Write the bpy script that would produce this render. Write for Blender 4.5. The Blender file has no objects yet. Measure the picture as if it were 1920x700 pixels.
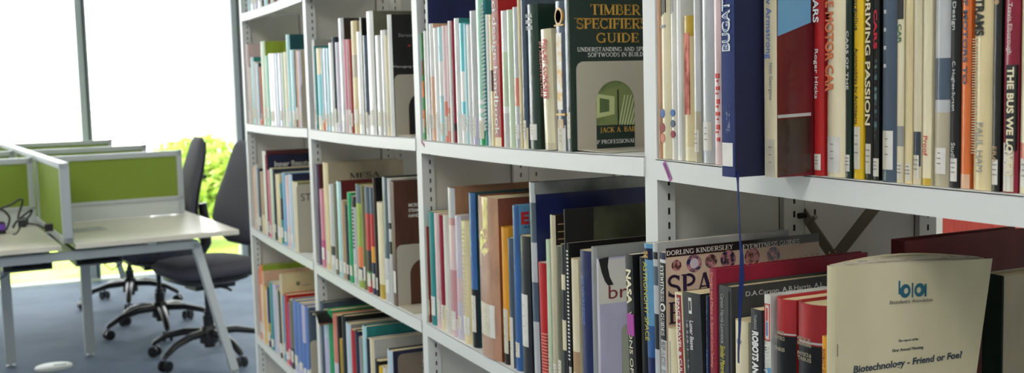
import bpy, bmesh, math, random
from mathutils import Vector, Matrix
random.seed(7)
S = bpy.context.scene
COL = S.collection
PI = math.pi

# ------------------------------------------------------------------ camera, sky, light, exposure
HC = 1.38                                  # eye height
FPX, YAW, PITCH, ROLL = 2031.7, .4333, .0909, -.0262
def _basis():
    F = Vector((math.sin(YAW)*math.cos(PITCH), math.cos(YAW)*math.cos(PITCH), -math.sin(PITCH)))
    R = Vector((math.cos(YAW), -math.sin(YAW), 0)); U = R.cross(F)
    return (R*math.cos(ROLL)+U*math.sin(ROLL), U*math.cos(ROLL)-R*math.sin(ROLL), F)
CR, CU, CF = _basis()
cam = bpy.data.cameras.new('camera'); camo = bpy.data.objects.new('camera', cam); COL.objects.link(camo)
camo.matrix_world = Matrix(((CR.x, CU.x, -CF.x, 0), (CR.y, CU.y, -CF.y, 0), (CR.z, CU.z, -CF.z, HC), (0, 0, 0, 1)))
cam.sensor_width = 36; cam.lens = FPX*36/1920; cam.clip_start = .05
cam.dof.use_dof = True; cam.dof.focus_distance = 1.3; cam.dof.aperture_fstop = 9.5
S.camera = camo
w = bpy.data.worlds.new('overcast_sky'); S.world = w; w.use_nodes = True
bg = w.node_tree.nodes['Background']; bg.inputs[0].default_value = (.96, .98, 1, 1); bg.inputs[1].default_value = 6.4
S.view_settings.view_transform = 'Standard'; S.view_settings.look = 'None'
S.view_settings.exposure = 0.18; S.view_settings.gamma = 1; S.view_settings.use_curve_mapping = False
def area(name, loc, rot, sx, sy, e, portal=False, col=(1, 1, 1)):
    l = bpy.data.lights.new(name, 'AREA'); l.shape = 'RECTANGLE'; l.size = sx; l.size_y = sy; l.energy = e; l.color = col
    if portal: l.cycles.is_portal = True
    o = bpy.data.objects.new(name, l); o.location = loc; o.rotation_euler = rot; COL.objects.link(o); return o
WY, WX, BY, RX, CZ = 8.75, -4.6, -2.6, 3.4, 2.8           # room extents
area('window_portal', (-.6, WY-.06, 1.4), (PI/2, 0, 0), 8, 2.8, 1, True)

# ray helpers: a point seen at (px, py) on the real plane X=, Y= or Z= const
def ray(x, y): return CF + CR*((x-960)/FPX) - CU*((y-350)/FPX)
def onX(x, y, X): r = ray(x, y); return r*(X/r.x) + Vector((0, 0, HC))
def onY(x, y, Y): r = ray(x, y); return r*(Y/r.y) + Vector((0, 0, HC))
def onZ(x, y, Z): r = ray(x, y); return r*((Z-HC)/r.z) + Vector((0, 0, HC))

# ------------------------------------------------------------------ materials
_m = {}
def pmat(name, col, rough=.5, metal=0, coat=0, coat_r=.1, bump=0, bscale=60, vary=0, vscale=(8, 8, 8), spec=.5, col2=None, emit=None):
    key = (name, tuple(col), rough, coat, bump, vary, vscale, col2)
    if key in _m: return _m[key]
    m = bpy.data.materials.new(name); m.use_nodes = True; nt = m.node_tree; b = nt.nodes['Principled BSDF']
    b.inputs['Base Color'].default_value = (*col, 1); b.inputs['Roughness'].default_value = rough
    b.inputs['Metallic'].default_value = metal; b.inputs['Coat Weight'].default_value = coat
    b.inputs['Coat Roughness'].default_value = coat_r; b.inputs['Specular IOR Level'].default_value = spec
    tc = nt.nodes.new('ShaderNodeTexCoord'); oi = nt.nodes.new('ShaderNodeObjectInfo')
    add = nt.nodes.new('ShaderNodeVectorMath'); add.operation = 'MULTIPLY_ADD'
    nt.links.new(oi.outputs['Random'], add.inputs[0]); add.inputs[1].default_value = (3.1, 5.7, 9.3)
    nt.links.new(tc.outputs['Object'], add.inputs[2])
    if vary:
        mp = nt.nodes.new('ShaderNodeMapping'); mp.inputs['Scale'].default_value = vscale
        n = nt.nodes.new('ShaderNodeTexNoise'); n.inputs['Scale'].default_value = 1; n.inputs['Detail'].default_value = 4
        r = nt.nodes.new('ShaderNodeValToRGB'); c2 = col2 or tuple(max(0, c*.55) for c in col)
        r.color_ramp.elements[0].color = (*c2, 1); r.color_ramp.elements[1].color = (*col, 1)
        r.color_ramp.elements[0].position = .5-.35*(1-vary)-.15; r.color_ramp.elements[1].position = .58
        r.color_ramp.elements[0].position = max(.0, .25+.2*vary)
        nt.links.new(add.outputs[0], mp.inputs[0]); nt.links.new(mp.outputs[0], n.inputs['Vector'])
        nt.links.new(n.outputs[0], r.inputs[0]); nt.links.new(r.outputs[0], b.inputs['Base Color'])
    if bump:
        n = nt.nodes.new('ShaderNodeTexNoise'); n.inputs['Scale'].default_value = bscale; n.inputs['Detail'].default_value = 3
        bp = nt.nodes.new('ShaderNodeBump'); bp.inputs['Strength'].default_value = bump; bp.inputs['Distance'].default_value = .002
        nt.links.new(add.outputs[0], n.inputs['Vector']); nt.links.new(n.outputs[0], bp.inputs['Height'])
        nt.links.new(bp.outputs[0], b.inputs['Normal']); nt.links.new(bp.outputs[0], b.inputs['Coat Normal'])
    _m[key] = m; return m
def srgb(r, g, b):
    f = lambda c: ((c/255+.055)/1.055)**2.4 if c > 10 else c/255/12.92
    return (f(r), f(g), f(b))
PAL = dict(white=(228,230,226), offwhite=(218,216,206), cream=(218,202,156), palecream=(228,218,184), ivory=(208,198,168), beige=(182,172,148),
 tan=(176,146,108), peach=(222,180,150), palepink=(222,196,196), pink=(206,128,146), dusty=(196,140,146), magenta=(196,70,130), salmon=(214,130,110),
 dict=(168,44,48), red=(184,30,34), brick=(158,58,44), crimson=(142,26,52), maroon=(104,26,34), burgundy=(92,22,30), orange=(226,116,52), amber=(226,158,44), yellow=(226,186,28),
 mustard=(190,160,50), lime=(150,176,54), olive=(118,118,74), green=(70,140,70), emerald=(20,156,96), darkgreen=(18,54,42), forest=(10,40,32), mint=(150,206,180),
 palegreen=(196,214,184), teal=(44,138,140), darkteal=(14,78,90), turquoise=(90,190,200), aqua=(172,214,218), paleblue=(188,208,222), sky=(104,164,204),
 blue=(50,98,160), royal=(28,38,92), navy=(18,26,64), bugatti=(24,46,104), cornflower=(84,120,190), slate=(74,90,108), darkslate=(44,56,68), lavender=(190,188,216),
 lilac=(206,200,216), purple=(70,44,84), grey=(150,152,150), palegrey=(196,198,196), silver=(186,190,192), darkgrey=(64,66,66), charcoal=(42,44,46), black=(20,20,22),
 brown=(84,48,32), darkbrown=(44,32,26), redbrown=(98,40,28), olivegrey=(112,112,92), kraft=(176,132,100), rust=(128,62,28), coral=(244,104,92), blush=(212,190,170), kraftw=(184,134,100), gold=(206,160,70))
def C(n): return srgb(*PAL[n])
def cover_mat(n, kind='gloss'):
    c = C(n); light = sum(c) > .9
    c2 = tuple(x*(.86 if light else .75) for x in c)
    if kind == 'gloss': return pmat(n+'_glossy_cover', c, .5, coat=.12, coat_r=.15, bump=.12, spec=.35, bscale=38, vary=.5, vscale=(30, 60, 9), col2=c2)
    if kind == 'film': return pmat(n+'_crinkled_film_cover', c, .45, coat=.6, coat_r=.07, bump=.5, spec=.35, bscale=45, vary=.5, vscale=(30, 50, 9), col2=c2)
    if kind == 'wrap': return pmat(n+'_wrinkled_plastic_wrap', c, .5, coat=1, coat_r=.05, bump=1, bscale=26, vary=.7, vscale=(22, 40, 14), col2=tuple(x*.8 for x in c))
    return pmat(n+'_cloth_cover', c, .75, bump=.3, bscale=900, vary=.35, vscale=(12, 12, 6), col2=c2)
paper = pmat('page_paper', C('cream'), .85, vary=.6, vscale=(2, 900, 2), col2=srgb(168,156,126))
paperw = pmat('white_page_paper', srgb(208,202,184), .85, vary=.6, vscale=(2, 900, 2), col2=srgb(158,150,130))
stick = pmat('sticker_paper', srgb(220,218,212), .55, vary=.3, vscale=(60, 60, 60), col2=srgb(210,208,200))
labelink = pmat('label_print_ink', srgb(132,128,122), .6)
stick2 = pmat('aged_sticker_paper', srgb(206,200,180), .55, vary=.3, vscale=(60, 60, 60), col2=srgb(196,190,170))
steel = pmat('white_enamelled_steel', srgb(214,217,215), .42, spec=.5)
steel_in = pmat('grey_enamelled_panel', srgb(208,207,200), .5)
slotm = pmat('slot_shadow_gap', (.01, .01, .01), .9)
endm = pmat('beige_enamelled_bookend', srgb(176,170,154), .45)
def ink(n): return pmat(n+'_ink', C(n), .5)

# ------------------------------------------------------------------ mesh helpers
class MB:
    def __init__(s): s.v = []; s.f = []; s.mi = []; s.ms = []
    def m(s, mat):
        if mat not in s.ms: s.ms.append(mat)
        return s.ms.index(mat)
    def face(s, pts, mat):
        n = len(s.v); s.v += [tuple(p) for p in pts]; s.f.append(list(range(n, n+len(pts)))); s.mi.append(s.m(mat))
    def raw(s, vs, fs, mat):
        n = len(s.v); s.v += [tuple(p) for p in vs]; k = s.m(mat)
        for f in fs: s.f.append([n+i for i in f]); s.mi.append(k)
    def box(s, x0, x1, y0, y1, z0, z1, mat, M=None):
        if x0 > x1: x0, x1 = x1, x0
        if y0 > y1: y0, y1 = y1, y0
        if z0 > z1: z0, z1 = z1, z0
        vs = [Vector((x, y, z)) for z in (z0, z1) for x, y in ((x0, y0), (x1, y0), (x1, y1), (x0, y1))]
        if M: vs = [M @ v for v in vs]
        s.raw(vs, [(3,2,1,0), (4,5,6,7), (0,1,5,4), (1,2,6,5), (2,3,7,6), (3,0,4,7)], mat)
    def tube(s, pts, r, mat, n=10, flat=1.0, cap=True):
        pts = [Vector(p) for p in pts]; rs = r if isinstance(r, (list, tuple)) else [r]*len(pts)
        vs = []; prev = None
        for i, p in enumerate(pts):
            t = (pts[min(i+1, len(pts)-1)]-pts[max(i-1, 0)]).normalized()
            if prev is None:
                a = Vector((0, 0, 1)) if abs(t.z) < .9 else Vector((1, 0, 0)); u = t.cross(a).normalized()
            else: u = (prev - t*prev.dot(t)).normalized()
            prev = u; v = t.cross(u)
            for k in range(n):
                a = 2*PI*k/n; vs.append(p+u*math.cos(a)*rs[i]+v*math.sin(a)*rs[i]*flat)
        fs = [(i*n+k, i*n+(k+1) % n, (i+1)*n+(k+1) % n, (i+1)*n+k) for i in range(len(pts)-1) for k in range(n)]
        if cap: fs += [tuple(range(n))[::-1], tuple((len(pts)-1)*n+k for k in range(n))]
        s.raw(vs, fs, mat)
    def lathe(s, c, prof, mat, n=20):
        vs = []
        for r, z in prof:
            for k in range(n): a = 2*PI*k/n; vs.append((c[0]+r*math.cos(a), c[1]+r*math.sin(a), c[2]+z))
        m = len(prof)
        fs = [(i*n+k, i*n+(k+1) % n, (i+1)*n+(k+1) % n, (i+1)*n+k) for i in range(m-1) for k in range(n)]
        fs += [tuple(range(n))[::-1], tuple((m-1)*n+k for k in range(n))]
        s.raw(vs, fs, mat)
    def prism(s, poly, ax, a0, a1, mat, holes=None):
        """poly: 2D outline; ax 'y': points (x,z) extruded y a0..a1; 'x': (y,z); 'z': (x,y)"""
        def P(p, a): return {'y': (p[0], a, p[1]), 'x': (a, p[0], p[1]), 'z': (p[0], p[1], a)}[ax]
        n = len(poly); vs = [P(p, a0) for p in poly]+[P(p, a1) for p in poly]
        s.raw(vs, [tuple(range(n)), tuple(range(2*n-1, n-1, -1))]+[(i, n+i, n+(i+1) % n, (i+1) % n) for i in range(n)], mat)
    def build(s, name, parent=None, loc=(0, 0, 0), rot=None, smooth=None, bevel=0, sub=0):
        me = bpy.data.meshes.new(name); me.from_pydata(s.v, [], s.f)
        for m in s.ms: me.materials.append(m)
        for p, k in zip(me.polygons, s.mi): p.material_index = k
        bm = bmesh.new(); bm.from_mesh(me); bmesh.ops.remove_doubles(bm, verts=bm.verts, dist=1e-6)
        bmesh.ops.recalc_face_normals(bm, faces=bm.faces)
        if smooth:
            for f in bm.faces: f.smooth = True
            for e in bm.edges:
                if len(e.link_faces) != 2 or e.calc_face_angle(0) > smooth: e.smooth = False
        bm.to_mesh(me); bm.free()
        o = bpy.data.objects.new(name, me); COL.objects.link(o); o.location = loc
        if rot: o.rotation_euler = rot
        if parent: o.parent = parent
        if bevel:
            b = o.modifiers.new('bevel', 'BEVEL'); b.width = bevel; b.segments = 2; b.limit_method = 'ANGLE'; b.angle_limit = .6
        if sub:
            b = o.modifiers.new('sub', 'SUBSURF'); b.levels = sub; b.render_levels = sub
        return o
_labels = set()
def tag(o, label, cat, group=None, kind=None):
    if label:
        n = len(label.split()); assert 4 <= n <= 16, (n, label)
        assert label not in _labels, label
        _labels.add(label); o['label'] = label
    if cat: o['category'] = cat
    if group: o['group'] = group
    if kind: o['kind'] = kind
    return o
def empty(name, loc=(0, 0, 0), rz=0, rx=0, ry=0, parent=None):
    o = bpy.data.objects.new(name, None); COL.objects.link(o); o.location = loc; o.rotation_euler = (rx, ry, rz)
    o.empty_display_size = .05
    if parent: o.parent = parent
    return o
def struct(o): o['kind'] = 'structure'; return o

# ------------------------------------------------------------------ lettering
_tx = {}
def _textmesh(s, bold):
    k = (s, bold)
    if k in _tx: return _tx[k]
    cu = bpy.data.curves.new('lettering', 'FONT'); cu.body = s; cu.offset = bold; cu.resolution_u = 3
    o = bpy.data.objects.new('lettering', cu); COL.objects.link(o)
    bpy.context.view_layer.update()
    me = bpy.data.meshes.new_from_object(o.evaluated_get(bpy.context.evaluated_depsgraph_get()))
    vs = [(v.co.x, v.co.y) for v in me.vertices]; fs = [tuple(p.vertices) for p in me.polygons]
    bpy.data.objects.remove(o); bpy.data.curves.remove(cu); bpy.data.meshes.remove(me)
    _tx[k] = (vs, fs); return vs, fs
CAP = .7
def arc(cx, cy, rx, ry, a0, a1, n=10): return [(cx+rx*math.cos(math.radians(a0+(a1-a0)*i/n)), cy+ry*math.sin(math.radians(a0+(a1-a0)*i/n))) for i in range(n+1)]
TK, TN = .17, .065
def _serif():
    G = {}
    def ser(x, y, w=.32): return ([(x-w/2, y), (x+w/2, y)], .05)
    def stem(x, y0=0, y1=1, w=TK, s0=True, s1=True):
        r = [([(x, y0), (x, y1)], w)]
        if s0: r.append(ser(x, y0+.025))
        if s1: r.append(ser(x, y1-.025))
        return r
    t = lambda x: ([(x, .98), (x, .74)], .05); bt = lambda x: ([(x, .02), (x, .26)], .05)
    G['I'] = (.36, stem(.18)); G['T'] = (.78, stem(.39, s1=False)+[([(.03, .965), (.75, .965)], TN), t(.05), t(.73)])
    G['L'] = (.66, stem(.18)+[([(.1, .035), (.62, .035)], TN), bt(.6)])
    G['E'] = (.72, stem(.18)+[([(.1, .965), (.62, .965)], TN), ([(.2, .5), (.5, .5)], TN), ([(.1, .035), (.66, .035)], TN), t(.6), bt(.64), ([(.5, .38), (.5, .62)], .05)])
    G['F'] = (.68, stem(.18)+[([(.1, .965), (.62, .965)], TN), ([(.2, .5), (.5, .5)], TN), t(.6), ([(.5, .38), (.5, .62)], .05)])
    G['M'] = (1.02, stem(.14, w=TN)+stem(.86)+[([(.16, .96), (.5, .06)], TK), ([(.5, .06), (.84, .96)], TN)])
    G['N'] = (.86, stem(.14, w=TN)+stem(.72, w=TN, s0=False)+[([(.15, .95), (.7, .05)], TK)])
    G['B'] = (.74, stem(.18)+[(arc(.32, .74, .28, .225, 90, -90), .13), (arc(.32, .27, .34, .24, 90, -90), .13), ([(.18, .965), (.34, .965)], TN), ([(.18, .51), (.34, .51)], TN), ([(.18, .035), (.34, .035)], TN)])
    G['P'] = (.7, stem(.18)+[(arc(.32, .72, .3, .245, 90, -90), .13), ([(.18, .965), (.34, .965)], TN), ([(.18, .475), (.34, .475)], TN)])
    G['R'] = (.8, G['P'][1]+[([(.38, .48), (.68, .03)], TK-.02), ser(.72, .025, .2)])
    G['D'] = (.84, stem(.18)+[(arc(.3, .5, .42, .465, 90, -90, 14), .14), ([(.18, .965), (.32, .965)], TN), ([(.18, .035), (.32, .035)], TN)])
    G['C'] = (.8, [(arc(.43, .5, .34, .46, 50, 310, 18), .13), ([(.7, .97), (.7, .68)], .05), ([(.7, .03), (.7, .3)], .05)])
    G['G'] = (.86, [(arc(.43, .5, .34, .46, 50, 320, 18), .13), ([(.7, .97), (.7, .68)], .05), ([(.7, .02), (.7, .42)], TK-.03), ser(.7, .42, .28)])
    G['O'] = (.86, [(arc(.43, .5, .34, .45, 0, 360, 24), .13)])
    G['S'] = (.66, [(arc(.33, .74, .23, .225, 30, 270, 12)+arc(.33, .26, .25, .235, 90, -150, 12), .13), ([(.56, .97), (.56, .74)], .05), ([(.08, .03), (.08, .28)], .05)])
    G['U'] = (.86, [([(.2, .97), (.2, .3)]+arc(.44, .3, .24, .26, 180, 360, 10), .12), ([(.68, .3), (.68, .97)], TN), ser(.2, .975), ser(.68, .975, .26)])
    G['A'] = (.84, [([(.42, .98), (.7, .02)], TK), ([(.4, .94), (.14, .02)], TN), ([(.24, .34), (.58, .34)], TN), ser(.14, .025, .24), ser(.7, .025, .28)])
    G['W'] = (1.1, [([(.12, .98), (.34, .02)], TK-.02), ([(.34, .02), (.55, .9)], TN), ([(.55, .95), (.76, .02)], TK-.02), ([(.76, .02), (.98, .98)], TN), ser(.12, .975, .26), ser(.98, .975, .24)])
    G['Y'] = (.8, [([(.12, .98), (.4, .48)], TK-.02), ([(.68, .98), (.4, .48)], TN), ([(.4, .5), (.4, .02)], TK-.02), ser(.4, .025), ser(.12, .975, .26), ser(.68, .975, .22)])
    G['K'] = (.84, stem(.18)+[([(.26, .42), (.66, .96)], TN), ([(.36, .54), (.68, .03)], TK-.02), ser(.68, .975, .24), ser(.72, .025, .26)])
    G['J'] = (.52, [([(.32, .97), (.32, .2)]+arc(.16, .18, .16, .2, 0, -110, 6), .13), ser(.32, .975)])
    G['X'] = (.8, [([(.14, .98), (.66, .02)], TK-.02), ([(.64, .98), (.14, .02)], TN), ser(.15, .975, .24), ser(.66, .025, .24)])
    G['H'] = (.9, stem(.18)+stem(.7)+[([(.2, .5), (.7, .5)], TN)])
    G['.'] = (.3, [([(.1, .06), (.2, .06)], .12)]); G[' '] = (.38, [])
    return G
SERIF = _serif()
def _serifmesh(s):
    vs, fs = [], []; x = 0
    for ch in s:
        adv, st = SERIF.get(ch, SERIF[' '])
        for pts, wd in st:
            for (a, b) in zip(pts, pts[1:]):
                d = Vector(b)-Vector(a); L = d.length
                if L < 1e-6: continue
                n = Vector((-d.y, d.x))/L*wd/2; e = d/L*(.02 if len(pts) > 2 else 0)
                k = len(vs); A = Vector(a)-e; B = Vector(b)+e
                for p in (A-n, B-n, B+n, A+n): vs.append(((x+p.x)*CAP, p.y*CAP))
                fs.append((k, k+1, k+2, k+3))
        x += adv
    return vs, fs
def text(parent, s, org, adv, up, size, mat, length=None, name='title_lettering', bold=0, serif=False, center=False, thick=.00025):
    """size = capital height in metres; length = optional fitted run length"""
    if serif: vs, fs = _serifmesh(s)
    else: vs, fs = _textmesh(s, bold)
    if not vs: return None
    x0 = min(v[0] for v in vs); x1 = max(v[0] for v in vs)
    ky = size/CAP; kx = (length/(x1-x0)) if length else ky
    adv = Vector(adv); up = Vector(up); nrm = adv.cross(up); org = Vector(org)
    if center: org = org-adv*(x1-x0)*kx/2
    pts = [org+adv*((v[0]-x0)*kx)+up*(v[1]*ky) for v in vs]
    mb = MB(); mb.ms = [mat]
    mb.v = [tuple(p+nrm*thick) for p in pts]; mb.f = [list(f) for f in fs]; mb.mi = [0]*len(fs)
    me = bpy.data.meshes.new(name); me.from_pydata(mb.v, [], mb.f); me.materials.append(mat)
    o = bpy.data.objects.new(name, me); COL.objects.link(o); o.parent = parent
    so = o.modifiers.new('thick', 'SOLIDIFY'); so.thickness = thick; so.offset = -1
    return o
UP, DOWN, NEAR, FARY, INX = (0, 0, 1), (0, 0, -1), (0, -1, 0), (0, 1, 0), (1, 0, 0)

# ------------------------------------------------------------------ room shell
D = .773                                    # front plane of the shelving
Y3, BW = 1.2438, .9                         # far edge of the third upright, bay width
carpet = pmat('blue_grey_carpet', srgb(122,140,166), .8, bump=.6, bscale=420, vary=.6, vscale=(3, 3, 3), col2=srgb(108,126,152), spec=.45)
wallm = pmat('painted_plaster', srgb(214,212,204), .8, bump=.08, bscale=90)
ceilm = pmat('ceiling_tile', srgb(226,226,222), .9, bump=.1, bscale=200)
framem = pmat('grey_window_frame', srgb(190,198,210), .45, metal=0)
mb = MB(); mb.box(WX, RX, BY, WY, -.1, 0, carpet); struct(mb.build('floor'))
mb = MB(); mb.box(WX, RX, BY, WY, CZ, CZ+.1, ceilm); struct(mb.build('ceiling'))
mb = MB(); mb.box(WX, RX, BY-.1, BY, -.1, CZ+.1, wallm); struct(mb.build('wall_back'))
mb = MB(); mb.box(RX, RX+.1, BY, WY+.1, -.1, CZ+.1, wallm); struct(mb.build('wall_right'))
glass = bpy.data.materials.new('window_glass'); glass.use_nodes = True
nt = glass.node_tree; nt.nodes.clear()
out = nt.nodes.new('ShaderNodeOutputMaterial'); mix = nt.nodes.new('ShaderNodeMixShader'); fr = nt.nodes.new('ShaderNodeFresnel')
tr = nt.nodes.new('ShaderNodeBsdfTransparent'); gl = nt.nodes.new('ShaderNodeBsdfGlossy'); gl.inputs['Roughness'].default_value = .02
fr.inputs[0].default_value = 1.3; tr.inputs[0].default_value = (.98, .985, .98, 1)
nt.links.new(fr.outputs[0], mix.inputs[0]); nt.links.new(tr.outputs[0], mix.inputs[1]); nt.links.new(gl.outputs[0], mix.inputs[2]); nt.links.new(mix.outputs[0], out.inputs[0])
def glazing(idx, p0, p1, muls, axis):
    fr = MB()
    a = empty('window_%d' % idx); struct(a)
    def bx(u0, u1, v0, v1, z0, z1, m, M):
        if axis == 'y': M.box(u0, u1, v0, v1, z0, z1, m)
        else: M.box(v0, v1, u0, u1, z0, z1, m)
    v = p1
    bx(p0[0], p0[1], v, v+.1, 0, .008, framem, fr); bx(p0[0], p0[1], v, v+.1, CZ-.12, CZ, framem, fr)
    fr.build('window_frame', a, bevel=.004)
    ed = [p0[0]]+muls+[p0[1]]
    for x in muls:
        q = MB(); bx(x, x+.075, v-.03, v+.1, .02, CZ-.12, framem, q); bx(x+.045, x+.06, v-.036, v-.03, .02, CZ-.12, pmat('dark_gasket', srgb(72,76,84), .6), q); q.build('mullion', a)
    for x0, x1 in zip(ed, ed[1:]):
        q = MB(); bx(x0, x1, v+.045, v+.053, .02, CZ-.12, glass, q); q.build('glass_pane', a)
glazing(1, (WX, RX), WY, [-4.0, -2.87, -1.74, -.61, .5, 1.64, 2.78], 'y')
mb = MB(); mb.box(WX-.1, WX, BY, WY+.1, 0, CZ, wallm); struct(mb.build('wall_left'))

# ------------------------------------------------------------------ outside: lawn and shrubs
lawn = pmat('sunlit_grass', srgb(196,214,96), .9, bump=.5, bscale=30, vary=.7, vscale=(2, 2, 2), col2=srgb(160,192,70))
mb = MB()
mb.raw([(-30, WY+.1, -.12), (30, WY+.1, -.12), (30, 14.5, -.12), (-30, 14.5, -.12)], [(0, 1, 2, 3)], lawn)
mb.raw([(-30, -20, -.12), (WX-.15, -20, -.12), (WX-.15, WY+.1, -.12), (-30, WY+.1, -.12)], [(0, 1, 2, 3)], lawn)
struct(mb.build('lawn'))
mb = MB(); mb.raw([(-60, 14.5, -.12), (60, 14.5, -.12), (60, 160, -.12), (-60, 160, -.12)], [(0, 1, 2, 3)], pmat('overexposed_pale_ground', srgb(232,226,220), .8, vary=.3, vscale=(.4, .4, .4), col2=srgb(222,214,208))); struct(mb.build('pale_far_ground'))  # added far ground, its pale colour carries the overexposed white of the distance
leafa = pmat('shrub_leaf', srgb(222,232,150), .6, vary=.8, vscale=(6, 6, 6), col2=srgb(184,212,112))
barkm = pmat('shrub_stem', srgb(98,82,60), .9)
def shrub(x, y, r, h, n, label):
    a = empty('shrub', (x, y, -.12)); tag(a, label, 'shrub', 'shrubs outside the window')
    s = MB()
    for k in range(6):
        an = k*1.05; s.tube([(0, 0, 0), (math.cos(an)*r*.3, math.sin(an)*r*.3, h*.4), (math.cos(an)*r*.6, math.sin(an)*r*.6, h*.8)], [.018, .012, .005], barkm, 6)
    s.build('stem', a)
    l = MB()
    for k in range(n):
        u = random.random()*2*PI; ph = math.acos(1-1.6*random.random()); rr = (.55+.45*random.random())
        c = Vector((math.cos(u)*math.sin(ph)*r*rr, math.sin(u)*math.sin(ph)*r*rr, h*.5+math.cos(ph)*h*.5*rr))
        d = Vector((random.uniform(-1, 1), random.uniform(-1, 1), random.uniform(-.6, 1))).normalized(); e = d.cross(Vector((.3, .5, .8))).normalized()
        L = .05+.03*random.random()
        l.raw([c-d*L, c+e*L*.45, c+d*L, c-e*L*.45], [(0, 1, 2, 3)], leafa)
    l.build('foliage', a)
shrub(1.72, 11.2, .7, 1.1, 3800, 'round leafy green shrub outside the glass behind the nearer chair back')
shrub(3.0, 11.6, .5, 1.15, 1500, 'leafy green shrub outside, between right mullion and bookshelf end')
shrub(.2, 13.5, .9, .95, 1300, 'low green shrub outside the glass behind the desk screens')
shrub(-1.5, 14.0, .9, .8, 900, 'low green shrub outside the leftmost visible window pane')

# ------------------------------------------------------------------ shelving
def ends(bay):       # interior Y range of a bay (near, far)
    return Y3+(bay-2)*BW, Y3+(bay-1)*BW-.03
def hz(p): return onX(p[0], p[1], D).z
SH = {}              # (row, bay) -> (z at near end, z at far end)
SH['A', 4] = hz((577, 240)), hz((470, 232)); SH['A', 3] = hz((775, 258)), hz((592, 243)); SH['A', 2] = hz((1208, 293)), hz((787, 262)); SH['A', 1] = hz((1920, 361)), hz((1232, 298))
SH['B', 4] = hz((587, 489)), hz((481, 430)); SH['B', 3] = hz((788, 598.6)), hz((595, 495.5)); SH['B', 2] = (HC-.487,)*2; SH['B', 1] = (HC-.487,)*2
for b in (1, 2, 3, 4): SH['C', b] = (HC-.872,)*2; SH['T', b] = (HC+.286,)*2; SH['E', b] = (.13,)*2; SH['U', b] = (HC+.66,)*2
SAG = .003
def shz(row, bay, y):
    a, b = ends(bay); n, f = SH[row, bay]; t = min(1, max(0, (y-a)/(b-a)))
    return n+(f-n)*t - SAG*4*t*(1-t)
BAYN = {1: 'nearest bay', 2: 'second bay', 3: 'third bay', 4: 'farthest bay'}
DEP, LIP = .225, .026
def post(mb, x0, x1, yf, slots=True):
    mb.box(x0, x1, yf-.03, yf, .0, 2.15, steel if x0 < D+.01 else steel_in)
    if slots:
        xm = x0+.018 if x0 < D+.01 else (x0+x1)/2
        for k in range(104):
            z = .12+k*.0194; mb.box(xm-.0016, xm+.0016, yf-.0304, yf-.03, z, z+.009, slotm)
def frame(yf, parent):
    mb = MB(); post(mb, D, D+.028, yf); mb.build('front_post', parent, bevel=.0015)
    mb = MB(); mb.box(D+.028, 1.237, yf-.021, yf-.009, .05, 2.12, steel_in)
    for x in (.8015, .98, 1.0565, 1.235): mb.box(x, x+.0012, yf-.0214, yf-.021, .05, 2.12, slotm)
    mb.build('side_panel', parent)
    for x in (.982, 1.019): mb = MB(); post(mb, x, x+.036, yf); mb.build('centre_post', parent)
    mb = MB(); post(mb, 1.237, 1.271, yf); mb.build('rear_post', parent)
def shelf(row, bay, parent, rear=False):
    a, b = ends(bay); N = 14; mb = MB(); x0, x1 = (D-.002, D+DEP-.02) if not rear else (1.06, 1.272)
    zs = [(a+(b-a)*i/N, shz(row, bay, a+(b-a)*i/N)) for i in range(N+1)]
    for (ya, za), (yb, zb) in zip(zs, zs[1:]):
        for (p, q, t) in ((x0, x1, .0016),):
            mb.raw([(p, ya, za), (q, ya, za), (q, yb, zb), (p, yb, zb), (p, ya, za-t), (q, ya, za-t), (q, yb, zb-t), (p, yb, zb-t)],
                   [(0,1,2,3), (7,6,5,4), (0,1,5,4), (1,2,6,5), (2,3,7,6), (3,0,4,7)], steel)
        f = x1 if rear else x0; g = f-.014 if rear else f+.014
        for (p, q, z0, z1) in ((f, f+(.0015 if not rear else -.0015), -.0005, -LIP), (f, g, -LIP, -LIP-.0015)):
            mb.raw([(p, ya, za+z0), (q, ya, za+z0), (q, yb, zb+z0), (p, yb, zb+z0), (p, ya, za+z1), (q, ya, za+z1), (q, yb, zb+z1), (p, yb, zb+z1)],
                   [(0,1,2,3), (7,6,5,4), (0,1,5,4), (1,2,6,5), (2,3,7,6), (3,0,4,7)], steel)
    return mb.build('rear_shelf' if rear else 'shelf', parent)
for bay in (4, 3, 2, 1):
    a, b = ends(bay)
    s = empty('library_shelving', (0, 0, 0))
    tag(s, {1: 'white steel double-sided shelving bay nearest, with purple tape on its lip', 2: 'white steel double-sided shelving bay holding the arched bookend and tan wrapped volume',
            3: 'white steel shelving bay third along, with brown book and bookend', 4: 'farthest white steel shelving bay, standing at the window end'}[bay], 'bookshelf', 'library shelving bays')
    frame(b+.03, s)
    if bay == 1: frame(a, s)
    for row in 'TABCEU': shelf(row, bay, s)
    for row in 'TABCEU': shelf(row, bay, s, True)
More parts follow.
